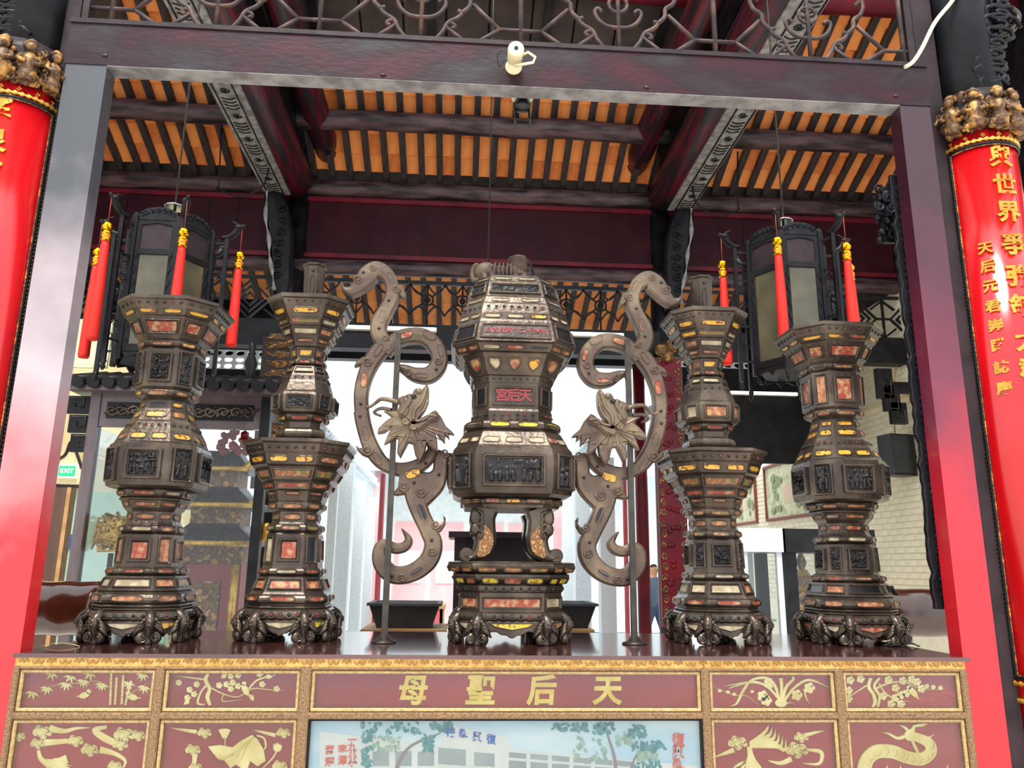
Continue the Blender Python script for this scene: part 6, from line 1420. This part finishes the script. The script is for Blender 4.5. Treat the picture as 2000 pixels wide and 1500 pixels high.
a, c = at(72, 1060, 3.6), at(128, 1060, 3.6); b = NB(); dl = thing('door_1', ((a.x+c.x)/2, 3.6, 0), 'plain dark brown wooden door leaf standing ajar', kind='structure'); box(b, a.x-.2, c.x-.03, 3.6, 3.65, 0, at(110, 952, 3.6).z); part('leaf', b, 'wood_door', dl); b = NB(); box(b, c.x-.03, c.x, 3.57, 3.66, 0, at(110, 952, 3.6).z); part('edge', b, 'plank', dl); b = NB(); z_ = at(100, 1145, 3.6).z; box(b, c.x-.14, c.x-.04, 3.59, 3.6, z_-.02, z_+.02); part('lock_plate', b, 'iron', dl)
p = at(170, 665, 4.2); b = NB(); w_ = .3; box(b, p.x-.35, p.x+.2, 4.2, 4.23, p.z-.25, p.z+.2); solo('wall_painting', b, 'mural_sky', 'faded pale painted panel under the mottled lantern', 'painting')

# ------------------------------------------------------------------ person crossing the courtyard
PX, PY = at(1277, 1150, 13.6).x, 13.6; H = at(1277, 1106, 13.6).z+.12; fz_ = -.12
t = thing('person', (PX, PY, fz_), 'person in a blue denim jacket and jeans walking in the courtyard', 'person')
def skin_body():
    J = {'pel': (0, 0, .94), 'che': (0, .0, 1.28), 'nek': (0, 0, 1.47), 'hea': (0, -.02, 1.56), 'top': (0, -.02, 1.66)}
    v, e, r = [], [], []
    def add(p, rr, par=None):
        v.append(p); r.append(rr); i = len(v)-1
        if par is not None: e.append((par, i))
        return i
    pl_ = add(J['pel'], (.15, .10)); c1 = add((0, 0, 1.12), (.14, .10), pl_); c2 = add((0, 0, 1.33), (.17, .11), c1); nk = add((0, 0, 1.46), (.05, .055), c2); h1 = add((0, -.015, 1.54), (.07, .085), nk); h2 = add((0, -.01, 1.64), (.075, .09), h1); add((0, 0, 1.70), (.05, .06), h2)
    for s in (-1, 1):
        sh = add((s*.19, 0, 1.39), (.06, .06), c2); el = add((s*.25, .03*s, 1.12), (.045, .045), sh); wr_ = add((s*.24, -.1 if s > 0 else .08, .9), (.032, .032), el); hn = add((s*.23, (-.13 if s > 0 else .08), .82), (.035, .025), wr_)
        for k in range(4): add((s*.23+(k-1.5)*.018, (-.15 if s > 0 else .08), .735+.01*abs(k-1.5)), (.009, .009), hn)
        add((s*.2, (-.17 if s > 0 else .05), .8), (.010, .010), hn)
        hp = add((s*.09, 0, .86), (.095, .095), pl_); kn = add((s*.10, -.12*s, .48), (.06, .06), hp); an = add((s*.10, -.04*s-.02, .09), (.04, .045), kn); add((s*.10, -.18-.04*s, .04), (.04, .03), an)
    me = bpy.data.meshes.new('body'); me.from_pydata(v, e, []); o = bpy.data.objects.new('body', me); COL.objects.link(o)
    m = o.modifiers.new('skin', 'SKIN'); 
    for i, rr in enumerate(r): me.skin_vertices[0].data[i].radius = rr
    me.skin_vertices[0].data[0].use_root = True
    s2 = o.modifiers.new('sub', 'SUBSURF'); s2.levels = s2.render_levels = 1
    dg = bpy.context.evaluated_depsgraph_get(); m2 = bpy.data.meshes.new_from_object(o.evaluated_get(dg)); bpy.data.objects.remove(o); bpy.data.meshes.remove(me)
    return m2
me = skin_body(); sc = (H-fz_)/1.76
for nm in ('skin', 'jacket', 'denim', 'hair', 'tub_dark'): me.materials.append(MATS[nm])
for p_ in me.polygons:
    c = p_.center; p_.use_smooth = True
    p_.material_index = 4 if c.z < .07 else 2 if c.z < .95 and abs(c.x) < .2 else 1 if .84 < c.z < 1.45 else 3 if c.z > 1.64 or (c.z > 1.52 and c.y > .03) else 0
o = bpy.data.objects.new('body', me); COL.objects.link(o); o.parent = t; o.scale = (sc, sc, sc); o.rotation_euler = (0, 0, .5)
b = NB()
for s in (-1, 1): ball(b, (s*.03, -.095, 1.60), .010, 1); 
ball(b, (0, -.108, 1.57), .014, 1, 0, (.8, 1, 1.2)); bmesh.ops.translate(b, vec=(PX, PY, fz_), verts=b.verts); fc = part('face_features', b, 'hair', t); fc.scale = (sc, sc, sc); fc.rotation_euler = (0, 0, .5)
b = NB(); ball(b, (PX+.2, PY-.2, fz_+1.0), .09, 2, 0, (1, .5, .8)); solo('red_pouch', b, 'sign_red', 'small red pouch held by the person in the courtyard', 'bag')
